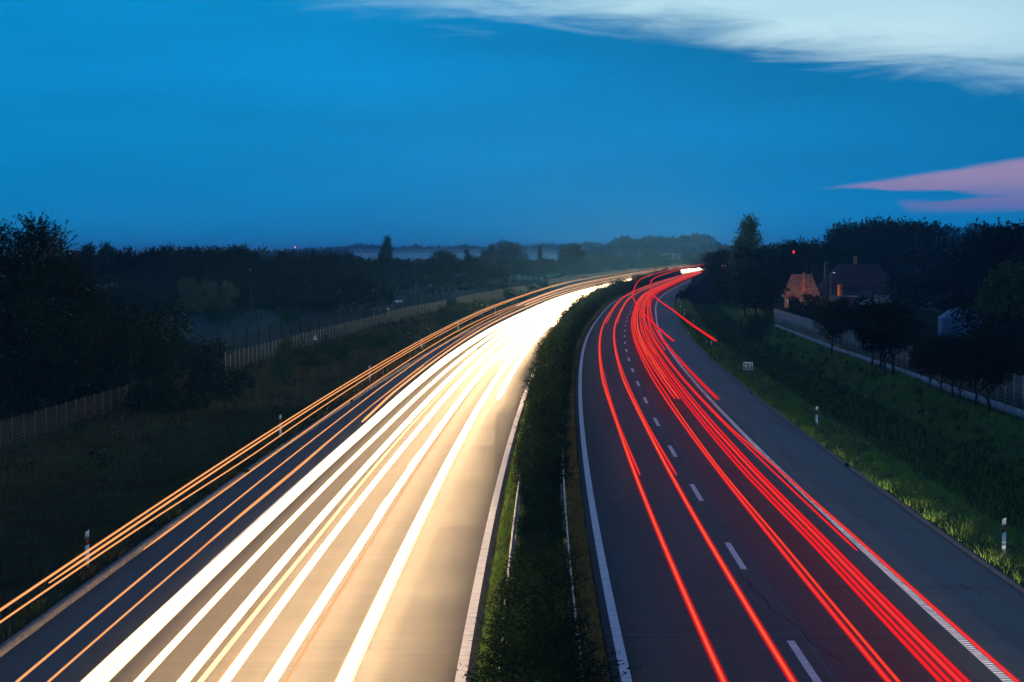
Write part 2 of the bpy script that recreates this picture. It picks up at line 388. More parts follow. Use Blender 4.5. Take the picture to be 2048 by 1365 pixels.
blades('grass', (110, 420), (-25, -13.4), 24, .2, .6, .06, m_beamlit_grass, 4, zf=zl, label='brown-lit grass along the left road edge, farther part')
blades('grass', (12, 110), (-1.1, -.36), 420, .06, .20, .022, mat('olive_grass_blades', (.22, .19, .06), .8, col2=(.10, .11, .03), vscale=1.5, spec=.1), 5, zf=lambda o: .05+0*o, clump=.3, label='olive grass strip beside the right carriageway in the median')
blades('grass', (12, 110), (-3.0, -2.3), 420, .06, .22, .022, m_grass, 6, zf=lambda o: .05+0*o, clump=.3, label='green grass strip beside the left carriageway in the median')
blades('grass', (110, 700), (-3.0, -.36), 60, .08, .28, .04, m_dry, 7, zf=lambda o: .05+0*o, clump=.3, label='dry grass under the far median hedge')
blades('grass', (420, 900), (10.7, 30), 9, .3, .8, .16, m_leafd, 21, zf=zr, clump=.3, label='dark rough grass on the right bank beyond the noise barrier')
blades('grass', (80, 420), (23, 48), 14, .3, .9, .10, mat('garden_undergrowth_leaves', (.020, .036, .014), .9, col2=(.008, .016, .007), vscale=.3, spec=.05), 22, zf=zr, clump=.3, label='dark undergrowth in the gardens behind the right mesh fence')
def weeds(name, n, srange, orange, zf, seed, m, label, hh=(.3, .8)):
    rs = np.random.RandomState(seed); Vs = []
    for i in range(n):
        s = rs.uniform(*srange); o = orange[0]+(orange[1]-orange[0])*rs.beta(1.1, 1.6); c = rd(s, o); c[2] = float(zf(o)); h = rs.uniform(*hh); r = h*rs.uniform(.35, .7); k = 60
        p = rs.normal(0, 1, (k, 3)); p /= np.linalg.norm(p, axis=1)[:, None]; p *= (rs.uniform(.4, 1, (k, 1))); p[:, 2] = np.abs(p[:, 2])
        p *= [r, r, h]; u = rs.normal(0, 1, (k, 3)); u /= np.linalg.norm(u, axis=1)[:, None]; w = rs.normal(0, 1, (k, 3)); w /= np.linalg.norm(w, axis=1)[:, None]
        L_ = .045*(1+s/200)
        Vs.append(np.stack([c+p-u*L_, c+p+w*L_*.5, c+p+u*L_, c+p-w*L_*.5], 1))
    V = np.concatenate(Vs).reshape(-1, 3); tag(mesh_np(name, V, np.arange(len(V)).reshape(-1, 4), 4, m), kind='stuff', label=label, cat='weeds')
weeds('weeds', 260, (28, 300), (11, 14.5), zr, 11, m_leafl, 'leafy weeds along the right verge')
weeds('weeds', 200, (30, 300), (18, 21.5), zr, 12, m_leaf, 'leafy weeds below the right mesh fence')
weeds('weeds', 260, (20, 320), (-24.5, -14.5), zl, 13, m_leaf, 'leafy weeds on the left bank', (.3, 1.0))
blades('grass', (22, 420), (13.6, 18.6), 45, .15, .5, .045, mat('ditch_blades', (.030, .060, .018), .9, col2=(.015, .03, .01), vscale=.4, spec=.05), 15, zf=zr, clump=.75, label='dense dark grass filling the bottom of the right ditch')  # darker, denser blades along the ditch bottom
weeds('weeds', 160, (60, 360), (-25, -20), zl, 14, m_leafd, 'dark scrub below the left fence', (.6, 1.6))

# ------------------------------------------------------------------ foliage
def leafcloud(rs, lobes, nspray, per, spl, leaf, jit=.12, low=-1.):
    """lobes: (x,y,z,rx,ry,rz); sprays of leaves pointing outward"""
    lobes = np.array(lobes, float); vol = (lobes[:, 3]*lobes[:, 4]*lobes[:, 5])**.667; pr = vol/vol.sum()
    k = rs.choice(len(lobes), nspray, p=pr); d = rs.normal(0, 1, (nspray, 3)); d /= np.linalg.norm(d, axis=1)[:, None]
    flip = (d[:, 2] < low); d[flip, 2] *= -1
    C = lobes[k, :3]; Rr = lobes[k, 3:]; r0 = rs.uniform(.35, .98, (nspray, 1))
    st = C+d*Rr*r0; dirn = d+rs.normal(0, .45, d.shape)+np.array([0, 0, .15]); dirn /= np.linalg.norm(dirn, axis=1)[:, None]
    ln = spl*rs.uniform(.5, 1.3, (nspray, 1))
    t = np.linspace(0, 1, per)[None, :, None]; P = st[:, None, :]+dirn[:, None, :]*ln[:, None, :]*t
    P = P+rs.normal(0, jit, P.shape)*(1.15-t); P = P.reshape(-1, 3); n = len(P)
    u = rs.normal(0, 1, (n, 3)); u /= np.linalg.norm(u, axis=1)[:, None]; w = np.cross(u, rs.normal(0, 1, (n, 3))); w /= np.linalg.norm(w, axis=1)[:, None]
    sz = leaf*rs.uniform(.6, 1.4, (n, 1))
    V = np.stack([P-u*sz, P+w*sz*.45, P+u*sz, P-w*sz*.45], 1).reshape(-1, 3); return V
def crown_obj(V, m, parent=None, name='crown', link=True): return mesh_np(name, V, np.arange(len(V)).reshape(-1, 4), 4, m, parent, link=link)
def trunk_obj(rs, H, r, top=.75, limbs=6, spread=.3, parent=None, lean=0.):
    b = B(); n = 6; pts = [(lean*H*(i/n)**1.5+rs.normal(0, .01*H)*(i > 0), rs.normal(0, .01*H)*(i > 0), H*top*i/n) for i in range(n+1)]
    b.tube(pts, [r*(1-.75*i/n)*(1.35 if i == 0 else 1) for i in range(n+1)])
    for j in range(limbs):
        q = pts[rs.randint(2, n)]; a = rs.uniform(0, 2*np.pi); l = H*spread*rs.uniform(.6, 1.2)
        e1 = (q[0]+math.cos(a)*l*.5, q[1]+math.sin(a)*l*.5, q[2]+l*.45); e2 = (q[0]+math.cos(a)*l, q[1]+math.sin(a)*l, q[2]+l*.9)
        b.tube([q, e1, e2], [r*.42, r*.25, r*.08], 5)
    return b.build('trunk', m_bark, parent, True)
def lobes_for(kind, rs, H=10.):
    L_ = []
    if kind == 'broad':
        L_.append((0, 0, H*.58, H*.28, H*.28, H*.30))
        for i in range(15):
            a = rs.uniform(0, 6.28); r = H*rs.uniform(.15, .33); z = H*rs.uniform(.35, .86); q = H*rs.uniform(.09, .19); r *= 1-.5*max(0, z/H-.6)/.3
            L_.append((r*math.cos(a), r*math.sin(a), z, q, q, q*.85))
    elif kind == 'wide':
        L_.append((0, 0, H*.45, H*.42, H*.42, H*.30))
        for i in range(14):
            a = rs.uniform(0, 6.28); r = H*rs.uniform(.2, .55); z = H*rs.uniform(.3, .84); q = H*rs.uniform(.1, .2)
            L_.append((r*math.cos(a), r*math.sin(a), z, q, q, q*.8))
    elif kind == 'poplar':
        for i in range(12):
            z = H*(.14+.8*i/11); q = H*(.085 if 2 < i < 9 else .06)*rs.uniform(.8, 1.2)*(1-.4*(i > 9)); L_.append((rs.normal(0, .02*H), rs.normal(0, .02*H), z, q, q, H*.08))
    elif kind == 'conical':
        for i in range(26):
            t = (i+.5)/26; z = H*(.08+.88*t); rr = H*.23*(1-t)**.62*rs.uniform(.2, .95); a = rs.uniform(0, 6.28); q = H*(.085-.03*t)*rs.uniform(.8, 1.3)
            L_.append((rr*math.cos(a), rr*math.sin(a), z, q, q, q*1.15))
    elif kind == 'ball':
        L_.append((0, 0, H*.62, H*.36, H*.36, H*.33))
        for i in range(10):
            a = rs.uniform(0, 6.28); r = H*rs.uniform(.16, .32); z = H*rs.uniform(.42, .86); q = H*rs.uniform(.09, .15)
            L_.append((r*math.cos(a), r*math.sin(a), z, q, q, q*.8))
    elif kind == 'shrub':
        L_.append((0, 0, H*.35, H*.42, H*.42, H*.38))
        for i in range(9):
            a = rs.uniform(0, 6.28); r = H*rs.uniform(.2, .5); z = H*rs.uniform(.15, .78); q = H*rs.uniform(.14, .26)
            L_.append((r*math.cos(a), r*math.sin(a), z, q, q, q*.85))
    return L_
LIB = {}
def proto(kind, v, m, H=10., nsp=1500, per=6, spl=.62, leaf=.17, jit=.13):
    key = (kind, v, m.name)
    if kind in ('conical', 'poplar'): nsp, per, spl, leaf, jit = 1300, 8, .85, .15, .12
    if kind == 'ball': nsp, spl, leaf = 2000, .5, .13
    if key in LIB: return LIB[key]
    rs = np.random.RandomState(hash(kind) % 1000 if False else sum(map(ord, kind))*7+v*13)
    V = leafcloud(rs, lobes_for(kind, rs, H), nsp, per, spl, leaf, jit)
    V = V[np.repeat(V.reshape(-1, 4, 3)[:, :, 2].min(1) > (-.05 if kind == 'shrub' else .02*H), 4)]
    c = crown_obj(V, m, link=False).data
    rs2 = np.random.RandomState(v+50)
    tk = trunk_obj(rs2, H, H*(.022 if kind != 'ball' else .02), top=.5 if kind == 'ball' else .8, limbs=7 if kind != 'poplar' else 2, spread=dict(poplar=.05, conical=.10).get(kind, .26))
    tm_ = tk.data; bpy.data.objects.remove(tk)
    LIB[key] = (c, tm_, float(V[:, 2].max())); return LIB[key]
NAMES = dict(broad='broadleaf_tree', wide='broadleaf_tree', poplar='poplar_tree', conical='poplar_tree', ball='round_crowned_tree', shrub='shrub')
def tree(kind, v, x, y, h, wsc=1., m=None, label='', group=None, cat=None, rz=None, z=None):
    m = m or m_leaf; c, t_, top = proto(kind, v, m)
    s = h/top; z = gz(x, y) if z is None else z
    e = empty(NAMES[kind], (x, y, z), rz if rz is not None else (x*7.3+y*1.7) % 6.28, label=label, cat=cat or ('shrub' if kind == 'shrub' else 'tree'), group=group)
    e.scale = (s*wsc, s*wsc, s)
    for nm, me in (('crown', c), ('trunk', t_)):
        o = bpy.data.objects.new(nm, me); COL.objects.link(o); o.parent = e
    return e
def tpx(kind, v, px, Yd, top, wsc=1., **k):
    x = at(px, Yd); z = gz(x, Yd); return tree(kind, v, x, Yd, max(.8, htop(top, Yd)-z), wsc, **k)

# --- big foreground tree at the left edge, feathery twigs
rs = np.random.RandomState(21)
e = empty('broadleaf_tree', (at(35, 128), 128, gz(at(35, 128), 128)), label='tall black broadleaf tree filling the left edge of the photo', cat='tree')
V = leafcloud(rs, [(0, 0, 5.2, 3.6, 3.2, 3.4), (-2.4, 0, 7.6, 1.8, 1.6, 1.9), (1.0, .3, 8.3, 1.6, 1.5, 1.7), (2.6, 0, 7.0, 1.3, 1.2, 1.2), (3.2, 0, 5.0, 1.5, 1.4, 1.6), (-3.2, .5, 5, 2, 2, 2.2), (.1, 0, 3.1, 3.4, 3, 1.9), (-1.7, 0, 9.3, 1.2, 1.1, 1.2), (2.9, -.4, 3.2, 1.3, 1.3, 1.6), (.9, .2, 9.7, .6, .6, .6)], 8500, 15, 1.0, .078, .075)
crown_obj(V, m_leafd, e); trunk_obj(rs, 10, .24, .85, 12, .3, e)
# --- trees and shrubs behind the left fence
left_fore = [
 ('shrub', 0, 215, 150, 590, 1.3, 'dark rounded shrub tree just right of the tall left tree'),
 ('wide', 1, 262, 138, 618, 1.0, 'dark green tree with a low crown behind the left fence'),
 ('shrub', 1, 318, 146, 640, 1.4, 'broad dark shrub behind the fence below the pale treetops'),
 ('wide', 2, 100, 140, 640, 1.3, 'dark lower tree beneath the tall tree at the left edge'),
 ('shrub', 2, 372, 158, 672, 1.2, 'dark bush mass stepping down towards the road on the left'),
 ('shrub', 0, 410, 162, 705, 1.1, 'low dark bush at the near end of the lit left fence'),
 ('wide', 3, 30, 130, 690, 1.2, 'black leafy tree low at the left edge above the fence'),
 ('shrub', 1, 180, 138, 725, 1.4, 'black bush mass over the near left fence'),
 ('shrub', 2, 300, 132, 745, 1.3, 'dark bush mass above the middle of the near left fence'),
 ('shrub', 2, 488, 158, 738, .9, 'dark roadside bush right before the lit mesh fence'),
 ('shrub', 1, 450, 146, 755, 1.0, 'low dark bush left of the lit mesh fence end')]
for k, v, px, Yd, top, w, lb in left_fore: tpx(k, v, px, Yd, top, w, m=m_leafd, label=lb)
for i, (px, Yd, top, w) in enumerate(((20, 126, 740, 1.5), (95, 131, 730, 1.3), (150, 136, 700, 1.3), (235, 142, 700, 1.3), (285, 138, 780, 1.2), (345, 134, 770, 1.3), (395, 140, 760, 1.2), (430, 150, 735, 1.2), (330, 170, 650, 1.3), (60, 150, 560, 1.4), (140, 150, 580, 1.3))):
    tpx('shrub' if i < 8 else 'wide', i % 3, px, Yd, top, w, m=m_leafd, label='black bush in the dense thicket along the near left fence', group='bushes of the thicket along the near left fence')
tpx('shrub', 0, 566, 172, 668, .5, m=m_leaf, label='small bush standing alone in front of the left mesh fence')
for i, (px, Yd, top) in enumerate(((620, 190, 690), (672, 204, 678), (730, 222, 664), (790, 240, 652), (760, 232, 668), (905, 292, 600), (930, 300, 598), (1030, 400, 574), (1075, 470, 566))):
    tpx('shrub', i % 3, px, Yd, top, 1.3, m=m_leaf, label='low brown-lit roadside scrub clump at the left fence', group='scrub clumps along the left fence')
tpx('broad', 1, 384, 320, 551, .8, m=m_leafl, label='narrower pale green tree standing in the meadow')
tpx('wide', 2, 440, 325, 558, .85, m=m_leafl, label='wide pale green tree standing in the meadow')
tpx('shrub', 1, 440, 300, 600, 1.1, m=m_leaf, label='rounded bush below the wide pale tree in the meadow')
tpx('shrub', 2, 580, 300, 612, 1.3, m=m_leaf, label='low bush alone in the meadow right of the utility pole')
# --- tree line beyond the meadow
rng = random.Random(5)
GL = 'trees along the far side of the meadow'
tops = {150: 500, 195: 492, 240: 497, 290: 500, 325: 489, 360: 487, 410: 488, 440: 500, 480: 498, 520: 493, 560: 495, 600: 500, 640: 512, 685: 505, 720: 512}
px = 150
while px < 700:
    tp = np.interp(px, list(tops), list(tops.values())); Yd = rng.uniform(370, 430)
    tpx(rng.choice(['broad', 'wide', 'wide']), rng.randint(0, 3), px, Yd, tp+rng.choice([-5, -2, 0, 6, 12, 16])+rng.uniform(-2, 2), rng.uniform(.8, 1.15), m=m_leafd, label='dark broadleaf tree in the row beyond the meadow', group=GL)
    px += rng.uniform(17, 26)
px = 150
while px < 760:
    tpx(rng.choice(['shrub', 'wide']), rng.randint(0, 3), px, rng.uniform(345, 372), rng.uniform(540, 575), rng.uniform(1., 1.3), m=m_leafd, label='dark bush at the foot of the far tree row', group='bushes at the foot of the far tree row')
    px += rng.uniform(16, 26)
for px, tp in ((183, 482), (214, 479), (170, 486)):
    tpx('poplar', px % 2, px, 460, tp, 1.2, m=m_leafd, label='slender treetop poking above the left tree row', group='slender trees above the left tree row')
px = 640
while px < 1010:
    Yd = rng.uniform(500, 620)
    tpx(rng.choice(['broad', 'wide', 'shrub']), rng.randint(0, 3), px, Yd, rng.uniform(503, 528), rng.uniform(.9, 1.2), m=m_leafd, label='hazy dark tree left of the road bend', group='hazy trees left of the road bend'); px += rng.uniform(9, 17)
px = 700
while px < 1180:
    Yd = rng.uniform(640, 760)+max(0, px-900)*.7
    tpx(rng.choice(['broad', 'wide']), rng.randint(0, 3), px, Yd, rng.uniform(512, 524), rng.uniform(1., 1.3), m=m_leafd, label='distant hazy tree beyond the road bend', group='distant trees beyond the road bend'); px += rng.uniform(9, 15)
for px, Yd, tp, kd, w, lb in ((775, 950, 468, 'poplar', 1.0, 'lone tall poplar rising above the left horizon'), (765, 960, 492, 'poplar', 1.0, 'short poplar at the left foot of the lone tall poplar'),
    (935, 900, 496, 'poplar', 1.1, 'first of the poplars left of the round-topped grove'), (968, 900, 496, 'poplar', 1.2, 'second of the poplars left of the round-topped grove'), (983, 905, 485, 'poplar', 1.2, 'pointed poplar at the left edge of the round-topped grove'),
    (1080, 900, 487, 'conical', .55, 'single oval poplar between the grove and the square-topped cluster'), (880, 1000, 497, 'broad', 1.3, 'round hazy tree left of the poplars'), (1003, 930, 490, 'poplar', 1.4, 'poplar inside the round-topped grove'),
    (1022, 940, 492, 'poplar', 1.4, 'poplar in the right half of the round-topped grove'), (1012, 1250, 478, 'broad', 1.25, 'large round treetop behind the poplars'), (1032, 1260, 484, 'broad', 1.2, 'second large round treetop behind the poplars')):
    tpx(kd, px % 2, px, Yd, tp, w, m=m_leafd, label=lb)
for px, tp in ((1126, 488), (1134, 485), (1142, 484), (1150, 485), (1157, 489)):
    tpx('poplar', px % 2, px, 900, tp, 1.25, m=m_leafd, label='poplar of the tight square-topped cluster left of the road bend', group='poplars in the square-topped cluster')
px = 1170
while px < 1450:
    Yd = rng.uniform(1250, 1600)
    tpx(rng.choice(['broad', 'wide', 'conical']), rng.randint(0, 3), px, Yd, rng.uniform(500, 514), rng.uniform(1., 1.4), m=m_leafd, label='misty brown tree behind the road bend', group='misty trees behind the road bend'); px += rng.uniform(6, 11)
px = 1000
while px < 1440:
    Yd = rng.uniform(1100, 1250)
    tpx(rng.choice(['broad', 'wide', 'shrub']), rng.randint(0, 3), px, Yd, rng.uniform(515, 521), rng.uniform(1., 1.4), m=m_leafd, label='low misty tree close behind the road bend', group='low misty trees behind the road bend'); px += rng.uniform(7, 12)
for px, Yd, tp, kd, lb in ((1274, 1900, 486, 'broad', 'single dome-shaped tree standing in the mist band'), (1230, 2000, 492, 'conical', 'small pointed tree in the mist left of the dome-shaped tree'), (1312, 1700, 495, 'conical', 'taller pointed tree in the mist right of the dome-shaped tree')):
    tpx(kd, 1, px, Yd, tp, .9, m=m_leafd, label=lb)
# far woods: masses nobody could count
def wood(prof, Yd, seed, label, dy=90, lf=1.1, step=9.):
    rs = np.random.RandomState(seed); lob = []; px = prof[0][0]
    while px < prof[-1][0]:
        tp = np.interp(px, [p[0] for p in prof], [p[1] for p in prof])+rs.uniform(-1.5, 3.); y = Yd+rs.uniform(0, dy); x = at(px, y); h = max(4, htop(tp, y)+1.5); r = h*rs.uniform(.26, .4)
        lob.append((x, y, -1.5+h*.62, r, r, h*.38)); lob.append((x+rs.uniform(-r, r), y-3, -1.5+h*.3, r*1.3, r, h*.32)); px += step*rs.uniform(.5, 1.2)*1500/Yd
    V = leafcloud(rs, lob, int(len(lob)*70), 9, 3.0, lf, .6)
    tag(crown_obj(V, m_leafd, name='distant_wood'), kind='stuff', label=label, cat='wood')
wood([(600, 501), (690, 497), (700, 493), (730, 492), (760, 493), (770, 497), (815, 497), (822, 492), (838, 492), (845, 497), (905, 495), (930, 492), (960, 497), (1060, 496), (1100, 489), (1130, 494), (1175, 486), (1220, 492)], 3000, 1, 'thin pale tree line along the left horizon', lf=1.6)
wood([(1222, 486), (1232, 476), (1256, 474), (1262, 482), (1275, 481), (1290, 474), (1320, 475), (1340, 478), (1370, 473), (1395, 466), (1410, 472), (1425, 476), (1432, 484)], 2300, 2, 'raised hazy wood on the horizon above the road bend', lf=1.3)
wood([(1170, 497), (1230, 496), (1300, 494), (1360, 497), (1440, 492), (1560, 494)], 1900, 3, 'low wood inside the mist above the road bend', lf=1.1)
wood([(420, 500), (470, 508), (620, 502), (700, 505)], 1500, 5, 'low misty wood behind the meadow tree row', lf=.9)
# ------------------------------------------------------------------ right side trees
right_one = [
 ('conical', 0, 1497, 440, 423, 1.0, m_leaf, 'tall pointed tree rising alone right of the road bend'),
 ('conical', 1, 1478, 445, 470, .9, m_leaf, 'lower shoulder tree left of the tall pointed tree'),
 ('broad', 0, 1437, 500, 492, 1.0, m_leafd, 'dark tree whose left side overhangs the end of the road'),
 ('wide', 1, 1466, 470, 505, 1.1, m_leafd, 'dense dark tree under the tall pointed tree'),
 ('wide', 2, 1535, 430, 490, 1.0, m_leafd, 'dark tree right of the tall pointed tree'),
 ('broad', 3, 1512, 300, 528, 1.2, m_leafd, 'big dark bushy tree in front of the plank fence'),
 ('wide', 0, 1490, 330, 545, .9, m_leafd, 'dark bushy tree above the short plank fence'),
 ('shrub', 2, 1452, 455, 545, 1.2, m_leafd, 'dark bush beside the noise barrier end'),
 ('shrub', 1, 1520, 262, 618, .9, m_leaf, 'green shrub at the left end of the right mesh fence'),
 ('wide', 1, 1590, 480, 482, 1.0, m_leafd, 'dark treetop left of the orange roof against the sky'),
 ('broad', 2, 1608, 500, 470, 1.0, m_leafd, 'rounded treetop above the orange-roofed house'),
 ('broad', 0, 1640, 510, 474, 1.2, m_leafd, 'ragged treetop left of the massive round grove'),
 ('wide', 0, 1560, 470, 484, 1.0, m_leafd, 'low treetop between the pointed tree and the orange roof'),
 ('broad', 1, 1690, 540, 437, .95, m_leafd, 'leftmost crown of the massive round grove'),
 ('broad', 2, 1722, 545, 431, 1.0, m_leafd, 'second crown from the left in the massive round grove'),
 ('broad', 3, 1757, 550, 426, 1.1, m_leafd, 'topmost middle crown of the massive round grove'),
 ('broad', 0, 1795, 550, 431, 1.05, m_leafd, 'fourth crown of the massive round grove'),
 ('broad', 1, 1832, 545, 434, 1.05, m_leafd, 'rightmost crown of the massive round grove'),
 ('wide', 3, 1895, 820, 440, 1.2, m_leafd, 'hazy blue treetop right of the massive round grove'),
 ('wide', 1, 1925, 830, 446, 1.2, m_leafd, 'second hazy treetop right of the massive round grove'),
 ('wide', 2, 1915, 430, 470, 1.1, m_leafd, 'dark rounded tree left of the high right-edge tree'),
 ('broad', 2, 1992, 330, 430, 1.1, m_leafd, 'high dark tree near the right edge above the shed'),
 ('broad', 3, 2020, 340, 438, 1.2, m_leafd, 'high dark tree touching the right edge of the photo'),
 ('broad', 0, 2060, 300, 425, 1.2, m_leafd, 'dark tree cut by the right edge behind the shed'),
 ('wide', 1, 1935, 300, 520, .9, m_leafd, 'dark garden tree behind the blue-grey shed'),
 ('broad', 1, 2022, 205, 512, 1.0, m_leaf, 'green leafy tree hanging over the right end of the shed'),
 ('shrub', 0, 1605, 300, 586, .8, m_leafd, 'dark garden tree before the orange-roofed house'),
 ('shrub', 1, 1592, 335, 592, 1.1, m_leafd, 'dark bush hiding the wall of the orange-roofed house'),
 ('shrub', 2, 1632, 338, 583, 1.0, m_leafd, 'dark bush at the right corner of the orange-roofed house'),
 ('shrub', 1, 1650, 290, 600, 1.0, m_leafd, 'dark garden bush below the lone brick chimney'),
 ('shrub', 2, 1580, 285, 625, 1.0, m_leafd, 'dark garden bush just behind the mesh fence start'),
 ('wide', 0, 1755, 300, 598, 1.0, m_leafd, 'dark garden tree before the large red roof'),
 ('wide', 2, 1850, 330, 560, 1.3, m_leafd, 'dark garden tree left of the blue-grey shed'),
 ('wide', 3, 1800, 380, 548, 1.3, m_leafd, 'dark tree at the right corner of the large red roof'),
 ('shrub', 1, 1840, 260, 640, 1.4, m_leafd, 'dark bush low between the round-crowned trees and the shed'),
 ('shrub', 2, 2040, 175, 640, 1.5, m_leafd, 'black bush at the right edge behind the mesh fence'),
]
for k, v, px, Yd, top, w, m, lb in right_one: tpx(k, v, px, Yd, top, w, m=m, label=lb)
px = 1540
while px < 2070:
    tpx(rng.choice(['wide', 'broad', 'shrub']), rng.randint(0, 3), px, rng.uniform(500, 620), rng.uniform(492, 512), rng.uniform(1., 1.3), m=m_leafd, label='dark tree filling the gap behind the village roofs', group='dark trees behind the village roofs'); px += rng.uniform(14, 24)
for px, tp, Yd in ((1990, 580, 210), (1710, 590, 330), (1900, 590, 340), (2010, 620, 190)):
    tpx('shrub', px % 3, px, Yd, tp, 1.4, m=m_leafd, label='dark hedge bush in the gardens behind the mesh fence', group='hedge bushes in the gardens')
for px, by, tp, w, lb in ((1664, 713, 600, .95, 'round-crowned tree at the left end of the row along the mesh fence'), (1684, 708, 596, .9, 'second round-crowned tree of the fence row from the left'),
    (1746, 730, 600, .9, 'third round-crowned tree of the fence row, tucked behind its neighbours'), (1763, 738, 592, 1., 'fourth round-crowned tree of the fence row'), (1770, 753, 600, 1.05, 'fifth round-crowned tree of the fence row with the thickest trunk'), (1786, 752, 597, 1.05, 'sixth round-crowned tree of the fence row'),
    (1861, 783, 668, .95, 'round-crowned tree left of the shed front with a low crown'), (1884, 790, 662, .9, 'round-crowned tree in front of the left corner of the shed'), (1906, 798, 660, .9, 'round-crowned tree in front of the middle of the shed'), (1922, 808, 672, .8, 'small round-crowned tree below the right half of the shed'), (1953, 815, 655, 1., 'round-crowned tree with a slightly leaning trunk below the shed'), (1978, 828, 660, 1.05, 'nearest and rightmost round-crowned tree of the fence row')):
    Yd = CH*FP/(by-HY); tree('ball', px % 3, at(px, Yd), Yd, htop(tp, Yd), w, m=m_leafd, label=lb, z=-.05, group='round-crowned trees in front of the right mesh fence')

# ------------------------------------------------------------------ median hedge
shr = []
for v in range(5):
    rs = np.random.RandomState(60+v); lob = [(0, 0, .75, .75, 1.2, .70)]
    for i in range(9): lob.append((rs.uniform(-.6, .6), rs.uniform(-1.1, 1.1), rs.uniform(.4, 1.6), .35, .4, rs.uniform(.25, .4)))
    V = leafcloud(rs, lob, 1100, 9, .36, .032, .045); V = V[np.repeat(V.reshape(-1, 4, 3)[:, :, 2].min(1) > 0, 4)]; shr.append(crown_obj(V, m_hedge, link=False).data)
stem = B()
for i in range(5): stem.tube([(0, i*.3-.6, 0), (rng.uniform(-.2, .2), i*.3-.6, .6), (rng.uniform(-.4, .4), i*.35-.7, 1.1)], [.03, .02, .01], 5)
so_ = stem.build('stem', m_bark); stm = so_.data; bpy.data.objects.remove(so_)
s = 8.; i = 0
while s < 900:
    hgt = np.interp(s, [8, 22, 30, 46, 56, 110, 200, 400, 900], [.85, .8, .5, .5, .75, 1.12, 1.25, 1.3, 1.45])*rng.uniform(.72, 1.22)
    if i % 17 == 9: hgt *= 1.25
    c = rd(s, -1.72+rng.uniform(-.12, .12)); e = empty('hedge_shrub', (c[0], c[1], .06), -rth(s)+rng.choice([0, math.pi])+rng.uniform(-.1, .1),
        label='dense green shrub of the hedge between the two carriageways', cat='shrub', group='hedge shrubs in the median')
    wd = np.interp(s, [8, 20, 28, 46, 56, 110, 400, 900], [1.25, 1.1, .72, .72, .98, 1.12, 1.3, 1.4]); ll = 1. if s < 300 else (1.6 if s < 500 else 2.4)
    e.scale = (wd*rng.uniform(.86, 1.16), ll, hgt)
    o = bpy.data.objects.new('foliage', shr[rng.randint(0, 4)]); COL.objects.link(o); o.parent = e
    o = bpy.data.objects.new('stem', stm); COL.objects.link(o); o.parent = e
    s += (1.9 if s < 300 else (3.0 if s < 500 else 4.6))*rng.uniform(.9, 1.1); i += 1
# guard rails inside the hedge
def guardrail(off, a, b, label, face):
    e = empty('guard_rail', tuple(rd(a, off)), 0, label=label, cat='guard rail'); c0 = rd(a, off)
    prof = [(0, .44), (.05, .48), (.05, .54), (0, .59), (.05, .64), (.05, .70), (0, .75)]
    s = ssteps(a, b, 4); P = []
    for (dx, z) in prof: q = rd(s, off+face*dx, z); P.append(q-c0)
    P = np.stack(P); n = len(s); F = np.concatenate([np.stack([j*n+np.arange(n-1), (j+1)*n+np.arange(n-1), (j+1)*n+np.arange(n-1)+1, j*n+np.arange(n-1)+1], -1) for j in range(len(prof)-1)])
    mesh_np('rail', P.reshape(-1, 3), F, 4, m_galv, e)
    for k in range(int(min(100, (b-a)/4))):
        q = rd(a+k*4+1, off-face*.06)-c0; B().box((q[0], q[1], .36), (.06, .1, .75)).build('post', m_galv, e)
guardrail(-2.47, 10, 150, 'steel guard rail half hidden in the hedge on the left carriageway side', -1)
guardrail(-.98, 10, 150, 'steel guard rail half hidden in the hedge on the right carriageway side', 1)
guardrail(11.15, 480, 556, 'short steel guard rail before the noise barrier', -1)
c = rd(34, -1.05); e = empty('reflector_marker', (c[0], c[1], .75), 0, label='small yellow reflector marker on the right median guard rail', cat='reflector')
B().box((0, 0, .1), (.10, .03, .14)).build('reflector', mat('yellow_reflector', (.5, .38, .08), .4), e); B().box((0, .02, 0), (.03, .02, .16)).build('bracket', m_galv, e)

# ------------------------------------------------------------------ delineator posts
def delineator(s, off, label, group, dark=False):
    c = rd(s, off); e = empty('marker_post', (c[0], c[1], float(zr(off) if off > 0 else zl(off))-.04), -rth(s), label=label, cat='marker post', group=group)
    w, d = .115, .075
    def seg(z0, z1, sl0, sl1):       # prism with sloping ends
        v = []
        for z, sl in ((z0, sl0), (z1, sl1)):
            for sx, sy in ((-1, -1), (1, -1), (1, 1), (-1, 1)): v.append((sx*w/2*(.75 if sy > 0 else 1), sy*d/2, z+sl*(sx+1)/2))
        return v
    F = [[3, 2, 1, 0], [4, 5, 6, 7], [0, 1, 5, 4], [1, 2, 6, 5], [2, 3, 7, 6], [3, 0, 4, 7]]
    mesh_np('post_body', seg(0, .66, 0, .05), F, 4, m_white, e); mesh_np('post_band', seg(.66, .86, .05, .05), F, 4, m_black, e); mesh_np('post_cap', seg(.86, 1.04, .05, .06), F, 4, m_white, e)
    B().box((.0, -d/2-.006, .785), (.07, .012, .13)).build('reflector', m_red, e); return e
RP = [(38.7, 11.51), (89.2, 11.6), (190.4, 11.6), (243., 11.5), (297., 11.4), (342., 11.4), (387., 11.35), (440., 11.3), (480., 11.2)]
RL = ['nearest red and white marker post on the right verge', 'second red and white marker post on the right verge, before the 63 sign', 'marker post on the right verge just beyond the 63 sign', 'fourth marker post on the right verge counting from the camera', 'fifth marker post on the right verge counting from the camera', 'sixth marker post on the right verge, where the posts close up', 'seventh marker post on the right verge near the bend', 'eighth marker post on the right verge before the noise barrier', 'farthest marker post on the right verge before the noise barrier']
for (s_, o_), lb in zip(RP, RL): delineator(s_, o_, lb, 'marker posts on the right verge')
